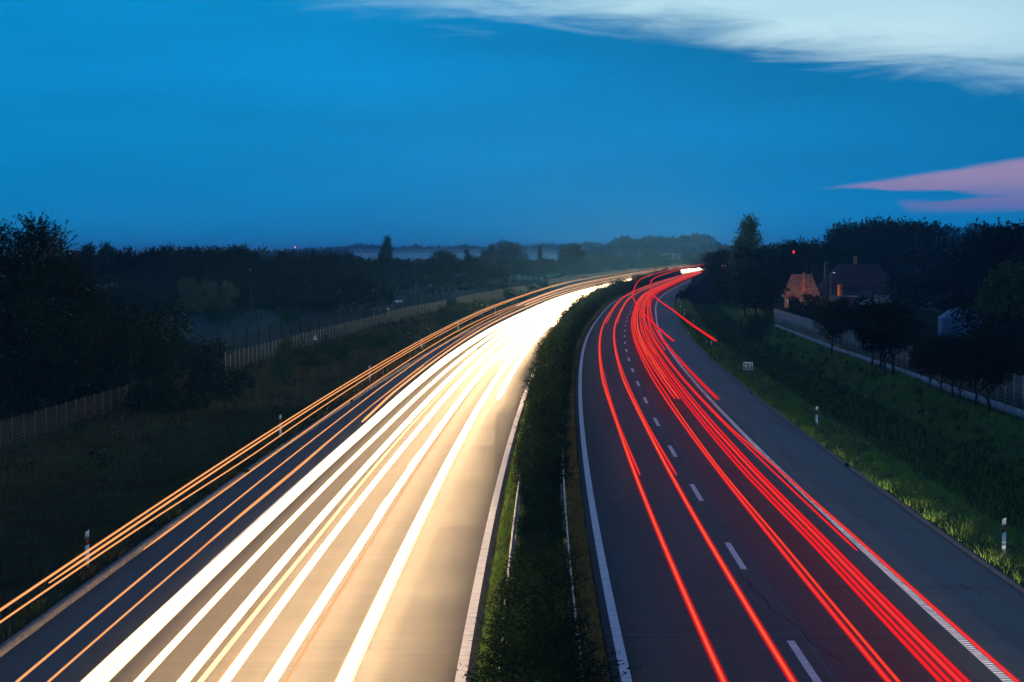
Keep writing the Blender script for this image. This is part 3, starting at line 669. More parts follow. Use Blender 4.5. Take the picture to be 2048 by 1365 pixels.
LP_ = [(35.5, -14.1), (82.7, -14.2), (132, -14.2), (182.5, -14.3), (233, -14.4), (303, -14.6)]
LL = ['nearest marker post on the left verge behind the amber light streaks', 'second marker post on the left verge', 'third marker post on the left verge', 'fourth marker post on the left verge, lit by headlights', 'fifth marker post on the left verge', 'farthest visible marker post on the left verge']
for (s_, o_), lb in zip(LP_, LL): delineator(s_, o_, lb, 'marker posts on the left verge')
# ------------------------------------------------------------------ kilometre sign
c = rd(136, 11.54); e = empty('distance_sign', (c[0], c[1], -.1), -rth(136)-.05, label='small framed plate reading 63 on a short post on the right verge', cat='road sign')
B().tube([(0, 0, 0), (0, 0, .9)], [.03, .03], 10).build('post', m_galv, e)
bd = B().box((0, -.035, .89), (.58, .02, .44)); bp = bd.build('plate', m_brown, e)
fr = B().box((0, -.05, .89+.225), (.64, .014, .06)).box((0, -.05, .89-.225), (.64, .014, .06)).box((-.29, -.05, .89), (.06, .014, .39)).box((.29, -.05, .89), (.06, .014, .39)); fr.build('frame', m_reflw, e)
cu = bpy.data.curves.new('digits', 'FONT'); cu.body = '63'; cu.size = .40; cu.align_x = 'CENTER'; cu.align_y = 'CENTER'; cu.extrude = .004; cu.offset = .012; cu.space_character = 1.15
to = bpy.data.objects.new('digits', cu); COL.objects.link(to); bpy.context.view_layer.update()
me = bpy.data.meshes.new_from_object(to.evaluated_get(bpy.context.evaluated_depsgraph_get())); bpy.data.objects.remove(to)
me.materials.clear(); me.materials.append(m_reflw); to = bpy.data.objects.new('digits', me); COL.objects.link(to); to.parent = e; to.location = (0, -.052, .89); to.rotation_euler = (math.pi/2, 0, 0)

# ------------------------------------------------------------------ fences
def fence(name, path, label, hgt, post_m, wire_m, plinth=0., dv=.25, dh=.2, step=2.5, wt=.008, pw=.05):
    """path: list of (x,y,z) points"""
    P = np.array(path, float); seg = np.linalg.norm(np.diff(P[:, :2], axis=0), axis=1); cum = np.concatenate([[0], np.cumsum(seg)]); T = cum[-1]
    f = lambda q: np.array([np.interp(q, cum, P[:, i]) for i in range(3)])
    c0 = P[0].copy(); e = empty(name, tuple(c0), 0, label=label, cat='fence')
    np_ = min(100, int(T/step)+1); step = T/(np_-1)
    for k in range(np_):
        q = f(k*step)-c0; B().box((q[0], q[1], q[2]+hgt/2), (pw, pw, hgt+.1)).build('post', post_m, e)
    b = B(); z0 = plinth
    for k in range(int(T/dv)): q = f(k*dv)-c0; b.box((q[0], q[1], q[2]+z0+(hgt-z0)/2), (wt, wt, hgt-z0-.05))
    n = int((hgt-z0)/dh)
    for j in range(n+1):
        for k in range(np_-1):
            a = f(k*step)-c0; d_ = f((k+1)*step)-c0; zz = z0+.03+(hgt-z0-.08)*j/n; b.bar((a[0], a[1], a[2]+zz), (d_[0], d_[1], d_[2]+zz), wt)
    b.build('mesh_panel', wire_m, e)
    if plinth:
        b = B()
        for k in range(np_-1): a = f(k*step)-c0; d_ = f((k+1)*step)-c0; b.bar((a[0], a[1], a[2]+plinth/2), (d_[0], d_[1], d_[2]+plinth/2), .08, plinth)
        b.build('plinth', m_conc, e)
    return e
def rpath(lst, z=None): return [tuple(rd(s, o)[:2])+(gz(*rd(s, o)[:2]) if z is None else z,) for s, o in lst]
m_lwire = mat('lamplit_mesh', (.34, .20, .10), .7, .3, 3.)  # mesh colour tinted orange for the headlight glow on it
m_lpost = mat('lamplit_post', (.80, .52, .27), .6, .2, 3.)  # orange headlight glow put into the post colour
fence('mesh_fence', rpath([(72, 23.0), (94, 22.8), (118, 22.7), (143, 22.6), (176, 21.95), (214, 21.6), (249, 20.94)], -.02), 'tall wire mesh fence on a pale concrete base along the right bank', 2.2, m_galv, m_wire, .42, .22, .2)
fence('mesh_fence', rpath([(60, -26), (96, -25.6), (141, -25.6)], -.05), 'near dark brown mesh fence under the black trees at the left edge', 1.15, mat('unlit_post', (.17, .105, .065), .8), mat('unlit_mesh', (.13, .08, .05), .8), 0, .2, .16, 2.2, .012)  # same fence, colours darkened to stand for its unlit stretch
fence('mesh_fence', rpath([(143, -25.6), (200, -25.4), (229, -25.2), (262, -25)], -.05), 'wire mesh fence with orange-lit posts along the left bank, before the meadow', 1.35, m_lpost, m_lwire, 0, .2, .16, 2.2, .006, .036)
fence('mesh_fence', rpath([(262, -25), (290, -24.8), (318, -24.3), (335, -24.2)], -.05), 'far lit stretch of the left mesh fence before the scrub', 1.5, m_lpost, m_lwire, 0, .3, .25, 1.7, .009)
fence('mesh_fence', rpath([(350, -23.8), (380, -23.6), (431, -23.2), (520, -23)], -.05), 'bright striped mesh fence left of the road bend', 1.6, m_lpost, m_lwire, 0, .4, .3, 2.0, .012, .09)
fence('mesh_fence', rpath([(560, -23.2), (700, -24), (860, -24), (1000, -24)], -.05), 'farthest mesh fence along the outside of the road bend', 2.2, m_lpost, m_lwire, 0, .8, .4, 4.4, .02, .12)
# second, older fence with dark wooden posts in the meadow
def postfence(lst, hgt, label):
    c0 = np.array(rpath(lst[:1])[0]); e = empty('post_and_wire_fence', tuple(c0), 0, label=label, cat='fence'); prev = None; w = B()
    for k, (s, o) in enumerate(lst):
        q = rd(s, o); q[2] = gz(q[0], q[1]); q = q-c0; h = hgt*rng.uniform(.92, 1.08); B().box((q[0], q[1], q[2]+h/2), (.12, .12, h)).build('post', m_darkwood, e)
        if prev is not None:
            for zz in (.5, 1.0, 1.5): w.bar((prev[0], prev[1], prev[2]+zz), (q[0], q[1], q[2]+zz), .012)
        prev = q
    w.build('wires', m_darkwood, e)
postfence([(150+7.2*k, -28.2-.01*k) for k in range(34)], 2.3, 'old fence of tall dark wooden posts in the meadow behind the lit mesh fence')
# wooden plank fence by the trees, noise barrier
def planks(path, hgt, m, name, label, cat, pwid=.16, gap=.02, posts=3.):
    P = np.array(path, float); seg = np.linalg.norm(np.diff(P[:, :2], axis=0), axis=1); cum = np.concatenate([[0], np.cumsum(seg)]); T = cum[-1]
    f = lambda q: np.array([np.interp(q, cum, P[:, i]) for i in range(3)]); c0 = P[0].copy(); e = empty(name, tuple(c0), 0, label=label, cat=cat); b = B(); k = 0.
    while k < T-pwid:
        a = f(k)-c0; d_ = f(k+pwid-gap)-c0; h = hgt*rng.uniform(.985, 1.01); b.bar((a[0], a[1], a[2]+h/2), (d_[0], d_[1], d_[2]+h/2), .03, h); k += pwid
    b.build('planks', m, e); n = min(90, int(T/posts))
    for j in range(n+1): q = f(j*T/n)-c0; B().box((q[0], q[1], q[2]+hgt/2), (.14, .14, hgt+.12)).build('post', m_darkwood if hgt > 2.4 else m_wood, e)
planks(rpath([(385, 22.4), (400, 22.0), (440, 21.0)]), 2.3, m_wood, 'plank_fence', 'short weathered plank fence between the dark trees', 'fence')
planks([tuple(rd(s, 11.9 if s > 552 else 12.1)[:2])+(-.1,) for s in (553, 580, 650, 720, 800, 900)], 2.75, mat('dark_barrier_boards', (.035, .022, .02), .9, .3, 2.), 'noise_barrier', 'dark wooden noise barrier beside the road at the right of the bend', 'noise barrier', .3, .02, 4.)
# ------------------------------------------------------------------ buildings
def gable(name, x, y, w, dpt, eave, ridge, rz, wm, rm, label, z=-.3, hip=0., over=.4, wins=(), chim=()):
    e = empty(name, (x, y, z), rz, label=label, cat='shed' if 'shed' in name else 'house')
    B().box((0, 0, eave/2), (w, dpt, eave)).build('wall', wm, e)
    hw, hd = w/2+over, dpt/2+over; r = hw-hip; v = [(-hw, -hd, eave), (hw, -hd, eave), (hw, hd, eave), (-hw, hd, eave), (-r, 0, ridge), (r, 0, ridge)]
    v += [(a, b_, c_-.14) for a, b_, c_ in v]
    F = [[0, 1, 5, 4], [2, 3, 4, 5], [6, 10, 11, 7], [8, 11, 10, 9], [0, 4, 10, 6], [3, 9, 10, 4], [1, 7, 11, 5], [2, 5, 11, 8], [0, 6, 7, 1], [2, 8, 9, 3]]
    if hip > .01: F += [[0, 4, 3, 3], [1, 2, 5, 5]]
    me = bpy.data.meshes.new('roof'); me.from_pydata(v, [], [list(dict.fromkeys(q)) for q in F]); me.materials.append(rm); ro = bpy.data.objects.new('roof', me); COL.objects.link(ro); ro.parent = e
    if hip <= .01:
        me = bpy.data.meshes.new('gable'); hw2 = w/2; rr = eave+(ridge-eave)*(dpt/2)/hd-.1; vv = []
        for sx in (-1, 1): vv += [(sx*(hw2-.02), -dpt/2, eave), (sx*(hw2-.02), dpt/2, eave), (sx*(hw2-.02), 0, rr)]
        me.from_pydata(vv, [], [[0, 1, 2], [3, 5, 4]]); me.materials.append(wm); go = bpy.data.objects.new('gable', me); COL.objects.link(go); go.parent = e
    for (wx, wz, ww, wh) in wins:
        f_ = B().box((wx, -dpt/2-.03, wz), (ww+.2, .06, wh+.2)).build('window', m_white, e); B().box((wx, -dpt/2-.075, wz), (ww, .03, wh)).build('pane', m_glass, f_)
        B().box((wx, -dpt/2-.10, wz), (.06, .02, wh)).box((wx, -dpt/2-.12, wz+.1), (ww, .02, .05)).build('sash', m_white, f_)
    for (cx, cyy, cw, z0, z1) in chim:
        ch = B().box((cx, cyy, (z0+z1)/2), (cw, cw, z1-z0)).box((cx, cyy, z1+.05), (cw+.12, cw+.12, .12)).build('chimney', m_brick, ro)
    return e
Yh = 360; xh = at(1603, Yh)
gable('village_house', xh, Yh, 5.0, 5.0, 2.5, htop(549, Yh)+.3, -.12, m_plaster, m_tile, 'small house with a lit clay-tile hipped roof and a slim chimney in front', hip=1.35, over=.35, wins=((-1.6, 1.4, .7, .9),), chim=((.35, -1.9, .55, 1.8, 4.9), (.35, -1.9, .28, 4.9, 5.85)))
Yg = 350
e = empty('outbuilding', (at(1690, Yg), Yg, -.3), -.08, label='low orange brick outbuilding with a flat pale roof and a thick chimney', cat='house')
B().box((0, 0, 1.25), (3.9, 3, 2.5)).build('wall', m_brick, e); ro = B().box((0, 0, 2.57), (4.3, 3.4, .12)).build('roof', m_conc, e); B().box((-.75, -.6, 3.4), (.72, .6, 1.9)).build('chimney', m_brick, ro)
gable('lean_to', at(1665, 347), 347, 3.4, 2.6, 2.0, 2.7, -.35, m_brick, m_tile, 'small lean-to with a sagging tile roof between the two lit buildings', over=.2)
Yb = 430
gable('village_house', at(1715, Yb), Yb, 12.5, 9, 2.8, htop(528, Yb)+.3, .0, m_darkplaster, m_rtile, 'large house with a dark red roof, hipped on the right, behind the outbuilding', hip=3.2, over=.4, wins=((4.6, 1.6, 1.0, 1.2),), chim=((-.4, .3, .6, 5.6, 8.2),))
Yk = 400
gable('village_house', at(1778, Yk), Yk, 4.4, 3.5, 2.1, 3.0, 0., m_plaster, m_rtile, 'tiny annex with a white-framed window right of the large red roof', over=.25, wins=((.35, 1.15, .75, 1.1),))
# parked pale car seen between bushes
e = empty('parked_car', (at(1742, 385), 385, -.35), .1, label='pale car parked behind bushes below the large red roof', cat='car')
m_carw = mat('white_car_paint', (.70, .70, .70), .3, spec=.6)
v = []; prof = [(-2.0, .35), (-2.05, .75), (-1.55, .95), (-1.0, 1.42), (.65, 1.46), (1.25, 1.0), (2.0, .85), (2.05, .35)]
for sy in (-1, 1): v += [(a, sy*.82*(.86 if z > 1.1 else 1), z) for a, z in prof]
F = [[i, i+1, i+9, i+8] for i in range(7)]+[[7, 0, 8, 15]]
me = bpy.data.meshes.new('body'); me.from_pydata(v, [], F+[list(range(7, -1, -1)), list(range(8, 16))]); me.materials.append(m_carw); o = bpy.data.objects.new('body', me); COL.objects.link(o); o.parent = e
for sy in (-1, 1):
    B().quad((-.95, sy*.80, 1.0), (1.0, sy*.80, 1.0), (.55, sy*.735, 1.38), (-.8, sy*.735, 1.38)).build('side_window', m_glass, e)
    for sx in (-1.25, 1.3): B().tube([(sx, sy*.66, .32), (sx, sy*.86, .32)], [.32, .32], 14).build('wheel', m_black, e)
# blue-grey shed
Ys = 232
gable('metal_shed', at(1955, Ys), Ys+2, 6.3, 3.4, htop(637, Ys)+.35, htop(615, Ys+1.6)+.35, .0, m_shed, m_shed, 'blue-grey sheet metal shed half hidden by a tree behind the mesh fence', z=-.35, hip=1.25, over=.06)
# utility poles
def pole(px, Yd, top, label, arm=0., brace=False, pale=False):
    x = at(px, Yd); z = gz(x, Yd); h = htop(top, Yd)-z; e = empty('utility_pole', (x, Yd, z), 0, label=label, cat='utility pole'); m = m_conc if pale else m_darkwood
    B().tube([(0, 0, 0), (0, 0, h)], [.16, .10], 9).build('pole', m, e)
    if arm: B().box((0, -.12, h-.35), (arm, .12, .12)).build('crossarm', m, e)
    for q in ((-.45, .45) if arm else (0,)): B().box((q*arm if arm else 0, -.12, h-.22+(.0 if arm else .3)), (.09, .09, .16)).build('insulator', m_white, e)
    if brace: B().bar((1.1, 0, 0), (.05, 0, h*.62), .14).build('brace', m, e)
    return e
pole(501, 300, 541, 'tall wooden utility pole with a slanting brace in the meadow', brace=True)
pole(213, 300, 566, 'short dark utility pole with a crossarm by the left trees', arm=1.6)
pole(254, 420, 549, 'pale concrete pole in front of the left tree row', pale=True)
pole(306, 430, 557, 'second, shorter pale concrete pole in front of the left tree row', pale=True)
pole(1655, 345, 527, 'slim wooden pole between the lit house and the brick chimney')
pole(1649, 470, 525, 'pale pole left of the large red roof', pale=True); pole(1623, 470, 531, 'pale pole behind the clay-tile roof', pale=True)
# wires from the left short pole
b = B(); z0 = gz(at(213, 300), 300)
for dx, zz in ((-.7, 0), (.7, 0)):
    p0 = Vector((at(213, 300)+dx, 299.8, htop(566, 300)-.15)); p1 = Vector((at(90, 250)+dx, 250, htop(572, 250))); prev = p0
    for i in range(1, 13): t_ = i/12; q = p0.lerp(p1, t_)-Vector((0, 0, 1.2*4*t_*(1-t_)*.5)); b.bar(prev, q, .02); prev = q
tag(b.build('power_line', m_wire), label='pair of thin wires running left from the short utility pole', cat='wire')
# street lamp, beacon mast, red lamps on the village side
m_lampw = emis('cool_lamp', (.5, .8, 1.), 1.2)
x = at(1661, 420); e = empty('street_lamp', (x, 420, -.4), 0, label='small pale street lamp beside the large red roof', cat='street lamp'); ht = htop(546, 420)+.4
B().tube([(0, 0, 0), (0, 0, ht)], [.08, .05], 8).build('pole', m_galv, e); B().bar((0, 0, ht), (.6, 0, ht+.1), .05).build('arm', m_galv, e); B().box((.6, 0, ht), (.34, .2, .1)).build('lamp_head', m_lampw, e)
def mast(px, Yd, top, label, col, r=.3, k=4.):
    x = at(px, Yd); h = htop(top, Yd)+1.5; e = empty('beacon_mast', (x, Yd, -1.5), 0, label=label, cat='mast')
    m = B()
    for a in (0, 2.09, 4.19): m.bar((math.cos(a)*.5, math.sin(a)*.5, 0), (math.cos(a)*.15, math.sin(a)*.15, h-.3), .09)
    for i in range(int(h/1.2)): m.bar((.5-.35*i*1.2/h, 0, i*1.2), (-.25+.17*i*1.2/h, .4-.3*i*1.2/h, (i+1)*1.2-.2), .05)
    m.build('mast', m_darkwood, e); B().tube([(0, 0, h-.45), (0, 0, h-.15), (0, 0, h-.15+r*.8), (0, 0, h-.15+r*1.4)], [r*.7, r, r, r*.4], 10).build('beacon', emis('beacon_'+label[:6], col, k), e)
mast(590, 1400, 495, 'thin mast with a red beacon on the left horizon', (1., .10, .16), .42, 3.)
mast(456, 1300, 509, 'low mast with a pale lamp behind the left tree row', (.75, .70, .95), .42, .8)
mast(1587, 470, 503, 'post with a single red lamp among the right treetops', (1., .04, .05), .22, 1.3)
# small pale things in the meadow
x = at(630, 212); e = empty('warning_plate', (x, 212, gz(x, 212)), .3, label='small white triangular plate on a stake behind the left mesh fence', cat='sign'); B().box((0, 0, .7), (.05, .05, 1.5)).build('stake', m_darkwood, e)
me = bpy.data.meshes.new('plate'); me.from_pydata([(-.2, -.05, 1.25), (.2, -.05, 1.2), (.0, -.05, 1.75), (-.2, -.02, 1.25), (.2, -.02, 1.2), (0, -.02, 1.75)], [], [[0, 1, 2], [5, 4, 3], [0, 3, 4, 1], [1, 4, 5, 2], [2, 5, 3, 0]]); me.materials.append(m_white); o = bpy.data.objects.new('plate', me); COL.objects.link(o); o.parent = e
x = at(797, 440); gable('field_hut', x, 440, 1.1, .9, .9, 1.25, .2, m_white, m_white, 'tiny pale hut in the dark far side of the meadow', z=-1.3, over=.1)
c = rd(262, -25.1); e = empty('warning_plate', (c[0], c[1], -.05), -.2, label='small white plate on top of the lit left mesh fence', cat='sign'); B().box((0, -.05, 1.8), (.3, .02, .26)).build('plate', m_reflw, e); B().box((0, 0, .95), (.05, .05, 1.9)).build('stake', m_lpost, e)

# ------------------------------------------------------------------ light trails
def trail(label, h, knots, r, col, k, cat, name, group, s1=None, s0=None, core=None, ry=.8, dens=1.):
    ks = np.array([q[0] for q in knots], float); ko = np.array([q[1] for q in knots], float)
    a = ks[0] if s0 is None else s0; b_ = ks[-1] if s1 is None else s1
    s = [a]
    while s[-1] < b_: s.append(min(b_, s[-1]+max(2.5, s[-1]*.02)))
    s = np.array(s); off = np.interp(s, ks, ko)
    if len(s) > 5:
        kr = np.array([1, 2, 3, 2, 1.])/9; off = np.convolve(np.pad(off, 2, 'edge'), kr, 'valid')
    x = np.interp(s, SS, CX); y = np.interp(s, SS, CY); th = np.interp(s, SS, TH)
    def tb(nm, rr, m, parent=None, tipr=1.):
        K = 8; P = []
        for j in range(K):
            an = 2*np.pi*(j+.5)/K; gr = 1+np.clip((s-55)/150, 0, 1)*(1.0 if k > 5 else (.25 if col[1] > .2 else 0)); do = rr*math.cos(an)*gr; dz = rr*ry*math.sin(an)*gr; do[0] *= .5; dz[0] *= .5
            P.append(np.stack([x+(off+do)*np.cos(th), y-(off+do)*np.sin(th), h+dz], -1))
        P = np.stack(P, 1); n = len(s); i = np.arange(n-1); F = []
        for j in range(K): F.append(np.stack([i*K+j, i*K+(j+1) % K, (i+1)*K+(j+1) % K, (i+1)*K+j], -1))
        F = np.concatenate(F); V_ = P.reshape(-1, 3)
        cap = np.array([[3, 2, 1, 0], [4, 3, 0, 7], [5, 4, 7, 6]]); F = np.concatenate([F, cap])
        c0 = np.array(parent['c0']) if parent else V_[0].copy()
        o = mesh_np(nm, V_-c0, F, 4, m, parent)
        if not parent: o.location = c0; o['c0'] = [float(q) for q in c0]
        return o
    if core:
        o = tb(name, r, emis('glow_%s_%.2f' % ('_'.join('%.2f' % c for c in col), k), col, k, .55)); tb('core', r*.52, emis('core_%s' % '_'.join('%.2f' % c for c in core[0]), *core), o)
    else: o = tb(name, r, emis('light_%s_%.2f' % ('_'.join('%.2f' % c for c in col), k), col, k))
    gc, gk = (((1., .60, .25), 1.5) if k > 5 else ((col[0], col[1]*.55, col[2]*.5), .55 if col[1] < .2 else .75))
    tb('glow', r*(1.28 if k > 5 else (1.5 if col[1] < .2 else 1.35)), emis('halo_%s_%.2f' % ('_'.join('%.2f' % c for c in gc), gk), gc, gk, .40 if k > 5 else .45), o)
    del o['c0']
    return tag(o, label=label, cat=cat, group=group)
WH = (1., .65, .33); FAR = 1750.
GW = 'white headlight streaks on the left carriageway'
def white(label, kn, r, k=32., s1=FAR, s0=-30, h=.65): trail(label, h, kn, r, WH, k, 'light streak', 'headlight_trail', GW, s1=s1, s0=s0)
white('leftmost broad white headlight streak', [(0, -10.08), (14, -10.08), (36, -9.94), (77, -9.92), (148, -10.15), (300, -9.9)], .082, 13.)
white('white headlight streak merged into the right side of the leftmost broad one', [(0, -9.85), (36, -9.76), (77, -9.7), (148, -9.86), (300, -9.7)], .095, 13.)
white('narrow white headlight streak right of the leftmost broad one', [(0, -9.15), (36, -9.09), (77, -8.96), (148, -9.0), (300, -8.9)], .066, 19.)
white('broad white headlight streak, third band from the left', [(0, -8.32), (36, -8.28), (77, -8.2), (200, -8.2)], .088, 52.)
white('soft yellowish headlight streak right of the third white band', [(0, -8.05), (36, -7.89), (57, -7.9), (200, -7.8)], .05, 3.)
white('white headlight streak, fifth band from the left', [(0, -7.57), (36, -7.51), (77, -7.4), (200, -7.4)], .08, 52.)
white('white headlight streak left of the gap in the middle of the carriageway', [(0, -6.76), (36, -6.59), (77, -6.5), (200, -6.5)], .095, 60.)
white('rightmost white headlight streak of the left carriageway', [(0, -5.42), (36, -5.31), (77, -5.26), (200, -5.2)], .11, 60.)
white('thin pale streak glued to the rightmost white streak', [(0, -5.27), (36, -5.15), (77, -5.1)], .035, 4., s1=400)
trail('thin amber streak beside the streak left of the central gap', .6, [(0, -6.5), (36, -6.36), (77, -6.3)], .02, (1., .55, .22), 1.4, 'light streak', 'headlight_trail', GW, s1=120, s0=-30)
trail('very thin amber streak between the fourth and fifth white bands', .6, [(0, -7.75), (36, -7.66), (77, -7.6)], .018, (1., .55, .22), 1.3, 'light streak', 'headlight_trail', GW, s1=120, s0=-30)
fargr = 'white headlight streaks that begin beyond the foreground'
for i, (s0_, o_, r_) in enumerate([(150, -6.1, .1), (100, -4.5, .09), (230, -4.1, .1), (250, -8.6, .12), (260, -7.1, .1), (270, -5.6, .1), (290, -9.4, .12)]):
    trail('white headlight streak merging into the white-hot part of the left carriageway', .65, [(s0_, o_), (s0_+100, o_+.05)], r_, WH, 34., 'light streak', 'headlight_trail', fargr, s1=FAR)
AM = (1., .50, .18); GA = 'amber side lamp streaks of lorries on the left'
def amber(label, h, kn, r=.02, s0=None, s1=FAR, k=1.35, col=AM): trail(label, h, kn, r, col, k, 'light streak', 'marker_lamp_trail', GA, s1=s1, s0=s0)
amber('uppermost amber streak over the left verge', 3.04, [(6, -10.08), (40, -10.07), (95, -10.06), (300, -9.9)], .021, -35, 1330)
amber('second amber streak over the left verge, ending in mid-air at the lower left', 3.04, [(9.9, -9.94), (17, -9.91), (62, -9.89), (95, -9.8), (300, -9.7)], .022)
amber('third, thinner amber streak over the left verge', 3.04, [(5.6, -9.82), (16, -9.76), (34, -9.54), (59, -9.57), (95, -9.59), (151, -9.4)], .016, -35, 420)
amber('bright amber streak running above the left kerb', 2., [(22.8, -10.46), (42, -10.4), (116, -10.45), (157, -10.5), (300, -10.3)], .022)
amber('amber streak crossing the hard shoulder left of the broad white band', 2., [(0, -9.75), (60, -9.74), (116, -9.85), (300, -9.8)], .021, -35)
amber('thin amber streak nearest to the broad white band', 2., [(0, -9.29), (12, -9.25), (25, -9.19), (42, -9.06), (59, -9.11), (117, -9.2)], .018, -35)
amber('short amber streak doubling the one nearest to the broad white band', 2., [(19.5, -9.2), (30, -9.2), (42, -9.13)], .021, 19.5, 110)
amber('pale amber streak leaving the left rim of the broad white band', .95, [(78, -9.95), (100, -10.2), (255, -10.6)], .05, 78, 900, 2.)
amber('pale streak high over the far left lane', 2.6, [(240, -8.4), (500, -8.3)], .05, 240, 1250, 1.6, (1., .62, .36))
amber('second pale streak over the far left lane', 1.4, [(300, -10.4), (500, -10.4)], .05, 300, 1100, 1.5, (1., .62, .36))
# red tail lights
RD = (1., .022, .030); OR_ = (1., .30, .13); GR = 'red tail light streaks on the right carriageway'
def red(label, h, kn, r, k=1.15, s0=-30, s1=1350, core=None, col=RD): trail(label, h, kn, r, col, k, 'light streak', 'tail_light_trail', GR, s1=s1, s0=s0, core=core)
O1 = ((1., .30, .10), 1.4); O2 = ((1., .13, .09), 1.2)
red('leftmost long red streak with an orange core in the fast lane', .75, [(0, 1.6), (36, 1.58), (80, 1.55), (118, 1.38), (300, 1.5)], 0.056, core=O1)
red('second long red streak with an orange core in the fast lane', .75, [(0, 2.86), (36, 2.84), (80, 2.8), (118, 2.66), (300, 2.8)], 0.056, core=O1)
red('short red stub beside the leftmost long streak', .7, [(55, 1.75), (80, 1.62), (140, 1.5)], 0.036, s0=55, core=O2)
red('short red stub beside the second long streak', .7, [(55, 3.04), (80, 2.92), (140, 2.8)], 0.036, s0=55, core=O2)
red('far thin red streak starting at the bend beside the leftmost one', .7, [(238, 1.75), (300, 1.7)], 0.040, s0=238, core=O1)
red('far thin red streak starting at the bend beside the second one', .7, [(238, 2.95), (300, 2.9)], 0.040, s0=238, core=O1)
red('bold red streak just right of the lane dashes', .65, [(0, 4.66), (36, 4.69), (80, 4.62), (123, 4.55), (300, 4.6)], 0.046, core=O2)
red('thinner red streak hugging the bold one right of the lane dashes', .65, [(0, 4.84), (36, 4.87), (57, 4.76), (123, 4.8), (300, 4.8)], 0.030, k=1.3, col=(1., .06, .03))
red('first of the four crowded red streaks in the slow lane', .65, [(0, 5.6), (36, 5.68), (57, 5.52), (80, 5.5), (300, 5.5)], 0.036)
red('second of the four crowded red streaks in the slow lane', .65, [(0, 5.76), (36, 5.83), (57, 5.69), (80, 5.66), (300, 5.7)], 0.036)
red('widest of the crowded red streaks in the slow lane', .65, [(0, 5.96), (36, 6.01), (57, 5.93), (80, 5.88), (300, 5.9)], 0.050, core=O2)
red('last of the four crowded red streaks in the slow lane', .65, [(0, 6.1), (36, 6.16), (57, 6.08), (150, 6.05)], 0.033)
red('red streak crossing to the outside of the right edge line in the foreground', .65, [(0, 7.03), (36, 7.04), (57, 6.90), (80, 6.62), (123, 6.5), (300, 6.5)], 0.036, core=O2)
red('red streak running just inside the right edge line in the foreground', .62, [(36, 6.72), (57, 6.66), (80, 6.56), (123, 6.42), (300, 6.4)], 0.030, s0=34)
gf = 'far red streaks in the slow lane'
for i, (s0_, o_, h_, r_, cc) in enumerate([(98.8, 4.78, .7, .05, None), (99.7, 5.07, .7, .06, O2), (99.7, 5.28, .7, .07, O1), (99, 7.3, .7, .05, None), (99, 7.42, .72, .035, None), (118, 5.35, .8, .05, O1), (130, 6.3, .8, .05, O2), (150, 5.0, .9, .05, O1), (165, 6.75, .7, .045, O2), (150, 5.62, .95, .04, O1), (190, 4.6, .7, .05, O2), (200, 6.1, 1.05, .05, O1), (230, 5.2, .7, .05, O1), (238, 6.6, .9, .05, O1), (175, 7.05, .7, .04, None), (260, 5.8, .7, .06, O1), (300, 4.9, 1., .06, O1), (320, 6.2, .8, .06, O1)]):
    trail('red tail light streak that starts beyond the foreground in the slow lane', h_, [(s0_, o_), (s0_+60, o_-.1), (s0_+200, 5.3+(o_-5.5)*.8)], r_*.8, RD, 1.15, 'light streak', 'tail_light_trail', gf, s1=1350, core=cc)
red('high red lorry lamp streak curving across the lanes, ending over the shoulder', 4., [(94, 4.76), (205, 4.7), (292, 4.72), (500, 4.7)], .05, s0=94, s1=1200, k=1.2)
red('high red lorry lamp streak that ends over the right verge beside a marker post', 4., [(94.8, 6.97), (163, 7.3), (250, 6.8), (500, 6.9)], .06, s0=94.8, s1=1200, k=1.2)
# short far lights beyond the right treetops
for i, (px_, py_, w_, lb) in enumerate(((1640, 497, 10, 'left bright red light dash between the right treetops'), (1662, 494, 14, 'right faint red light dash between the right treetops'))):
    Yd = 900.; b = B(); b.bar((at(px_-w_/2, Yd), Yd, htop(py_+1, Yd)), (at(px_+w_/2, Yd), Yd+4, htop(py_-1, Yd)), .5, .5-.3*i)
    tag(b.build('tail_light_trail', emis('far_red_%d' % i, (1., .12, .10), 1.6-.9*i)), label=lb, cat='light streak')

# ------------------------------------------------------------------ haze
def volbox(name, c, d, dens, col, ani, label):
    o = B().box(c, d).build(name, []); m = bpy.data.materials.new(name); m.use_nodes = True; t = m.node_tree; t.nodes.clear()
    ou = t.nodes.new('ShaderNodeOutputMaterial'); v = t.nodes.new('ShaderNodeVolumePrincipled'); v.inputs['Color'].default_value = (*col, 1); v.inputs['Density'].default_value = dens; v.inputs['Anisotropy'].default_value = ani
    t.links.new(v.outputs[0], ou.inputs['Volume']); o.data.materials.append(m); return tag(o, kind='stuff', label=label, cat='haze')
volbox('haze', (0, 2000, 14.5), (24400, 24400, 34.), .00017, (.15, .56, 1.), .0, 'thin blue evening haze over the whole plain')
volbox('mist', (-92, 345, -.6), (130, 230, 2.4), .0011, (.30, .85, 1.), .0, 'faint ground mist over the meadow behind the left fence')
for i, (tp_, y0_) in enumerate(((3.5, 1330), (6., 1420), (8.5, 1500))):
    volbox('mist', (-300, y0_+350, (tp_-1.9)/2), (2600-i*150, 700, tp_+1.9), .00075, (.60, .95, 1.), .0, 'low evening mist lying over the fields beyond the road bend')
for i, (tp_, y0_) in enumerate(((9., 2250), (12., 2500), (14.5, 2750))):
    volbox('mist', (-300, y0_+500, (tp_-1.9)/2), (5200-i*200, 1200, tp_+1.9), .00055, (.60, .95, 1.), .0, 'pale mist layer in front of the horizon woods')
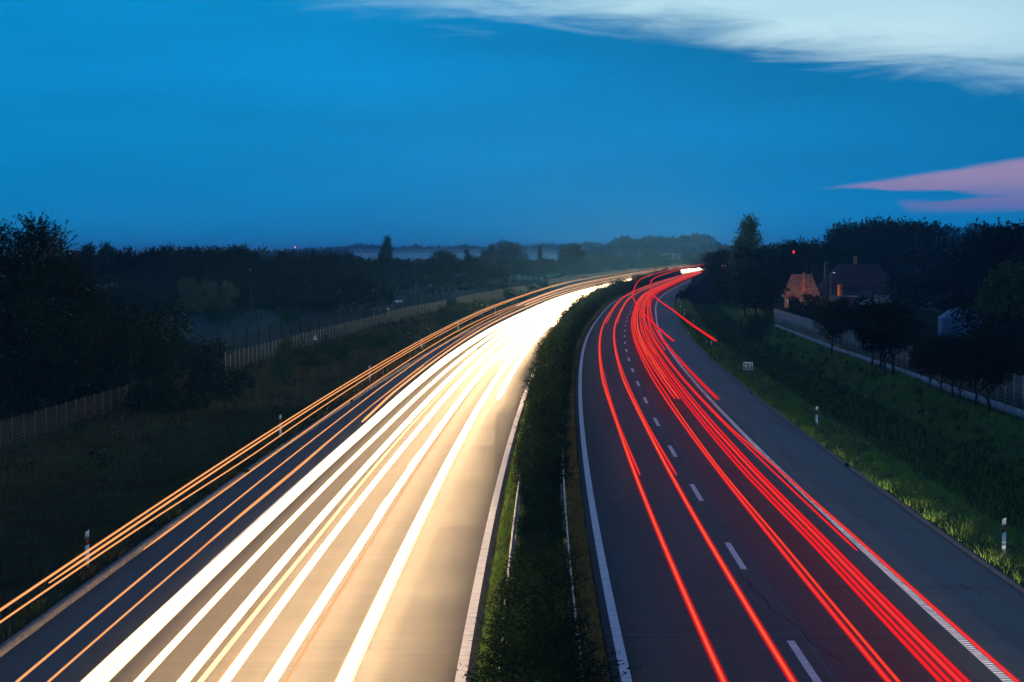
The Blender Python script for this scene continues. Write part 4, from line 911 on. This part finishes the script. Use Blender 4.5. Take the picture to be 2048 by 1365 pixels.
# unseen spots added as headlight beams, plus an added lamp before the house
def beam(s, off, power, tilt, cone, back, col=(1., .66, .36)):
    ld = bpy.data.lights.new('added_headlight_spot', 'SPOT'); ld.energy = power; ld.color = col; ld.spot_size = math.radians(cone); ld.spot_blend = 1.; ld.shadow_soft_size = 0.
    lo = bpy.data.objects.new('added_headlight_spot', ld); COL.objects.link(lo); lo.location = tuple(rd(s, off, .66)); th_ = rth(s); q = -1 if back else 1
    lo.rotation_euler = Vector((q*math.sin(th_), q*math.cos(th_), -math.tan(math.radians(tilt)))).to_track_quat('-Z', 'Y').to_euler()
s = 185.; n_ = 0
while s < 900:
    beam(s, (-9.6, -7.8, -8.8)[n_ % 3], 42000*(1+s/400), .4, 50, True, (1., .58, .26)); s += 22+s*.03; n_ += 1  # added to brighten the left fence and verge
s = 14.; n_ = 0
while s < 140: beam(s, (-4.8, -4.2)[n_ % 2], (900, 620)[n_ % 2], 3., 16, True, WH); s += .8; n_ += 1  # added rows brighten the strip right of the last white streak
for s, o_ in ((-32, 5.0), (-24, 6.4), (-16, 5.6)):
    beam(s, o_, 420000, .15, 6.0, False, (1., .84, .60))  # aimed at the sign from out of view to brighten it
    lo = COL.objects[-1]; lo.rotation_euler = (Vector(rd(136, 11.2, .9))-lo.location).to_track_quat('-Z', 'Y').to_euler()
x = at(1600, 349); e = empty('roof_fill_lamp', (x, 349, gz(x, 349)), 0, label='added orange lamp on a pole lighting the orange-roofed house', cat='lamp')  # from a wall glint; pole and forward position invented to light the roof
B().tube([(0, 0, 0), (0, 0, 1.7)], [.04, .03], 8).build('pole', m_black, e); B().tube([(0, 0, 1.7), (0, 0, 1.8), (0, 0, 1.95), (0, 0, 2.0)], [.06, .12, .12, .04], 10).build('lamp_shade', emis('lamp_glow', (1., .5, .18), 3.), e)
ld = bpy.data.lights.new('roof_fill_light', 'POINT'); ld.energy = 1900; ld.color = (1., .42, .14); ld.shadow_soft_size = .15
lo = bpy.data.objects.new('roof_fill_light', ld); COL.objects.link(lo); lo.location = (x, 348.7, 2.4)
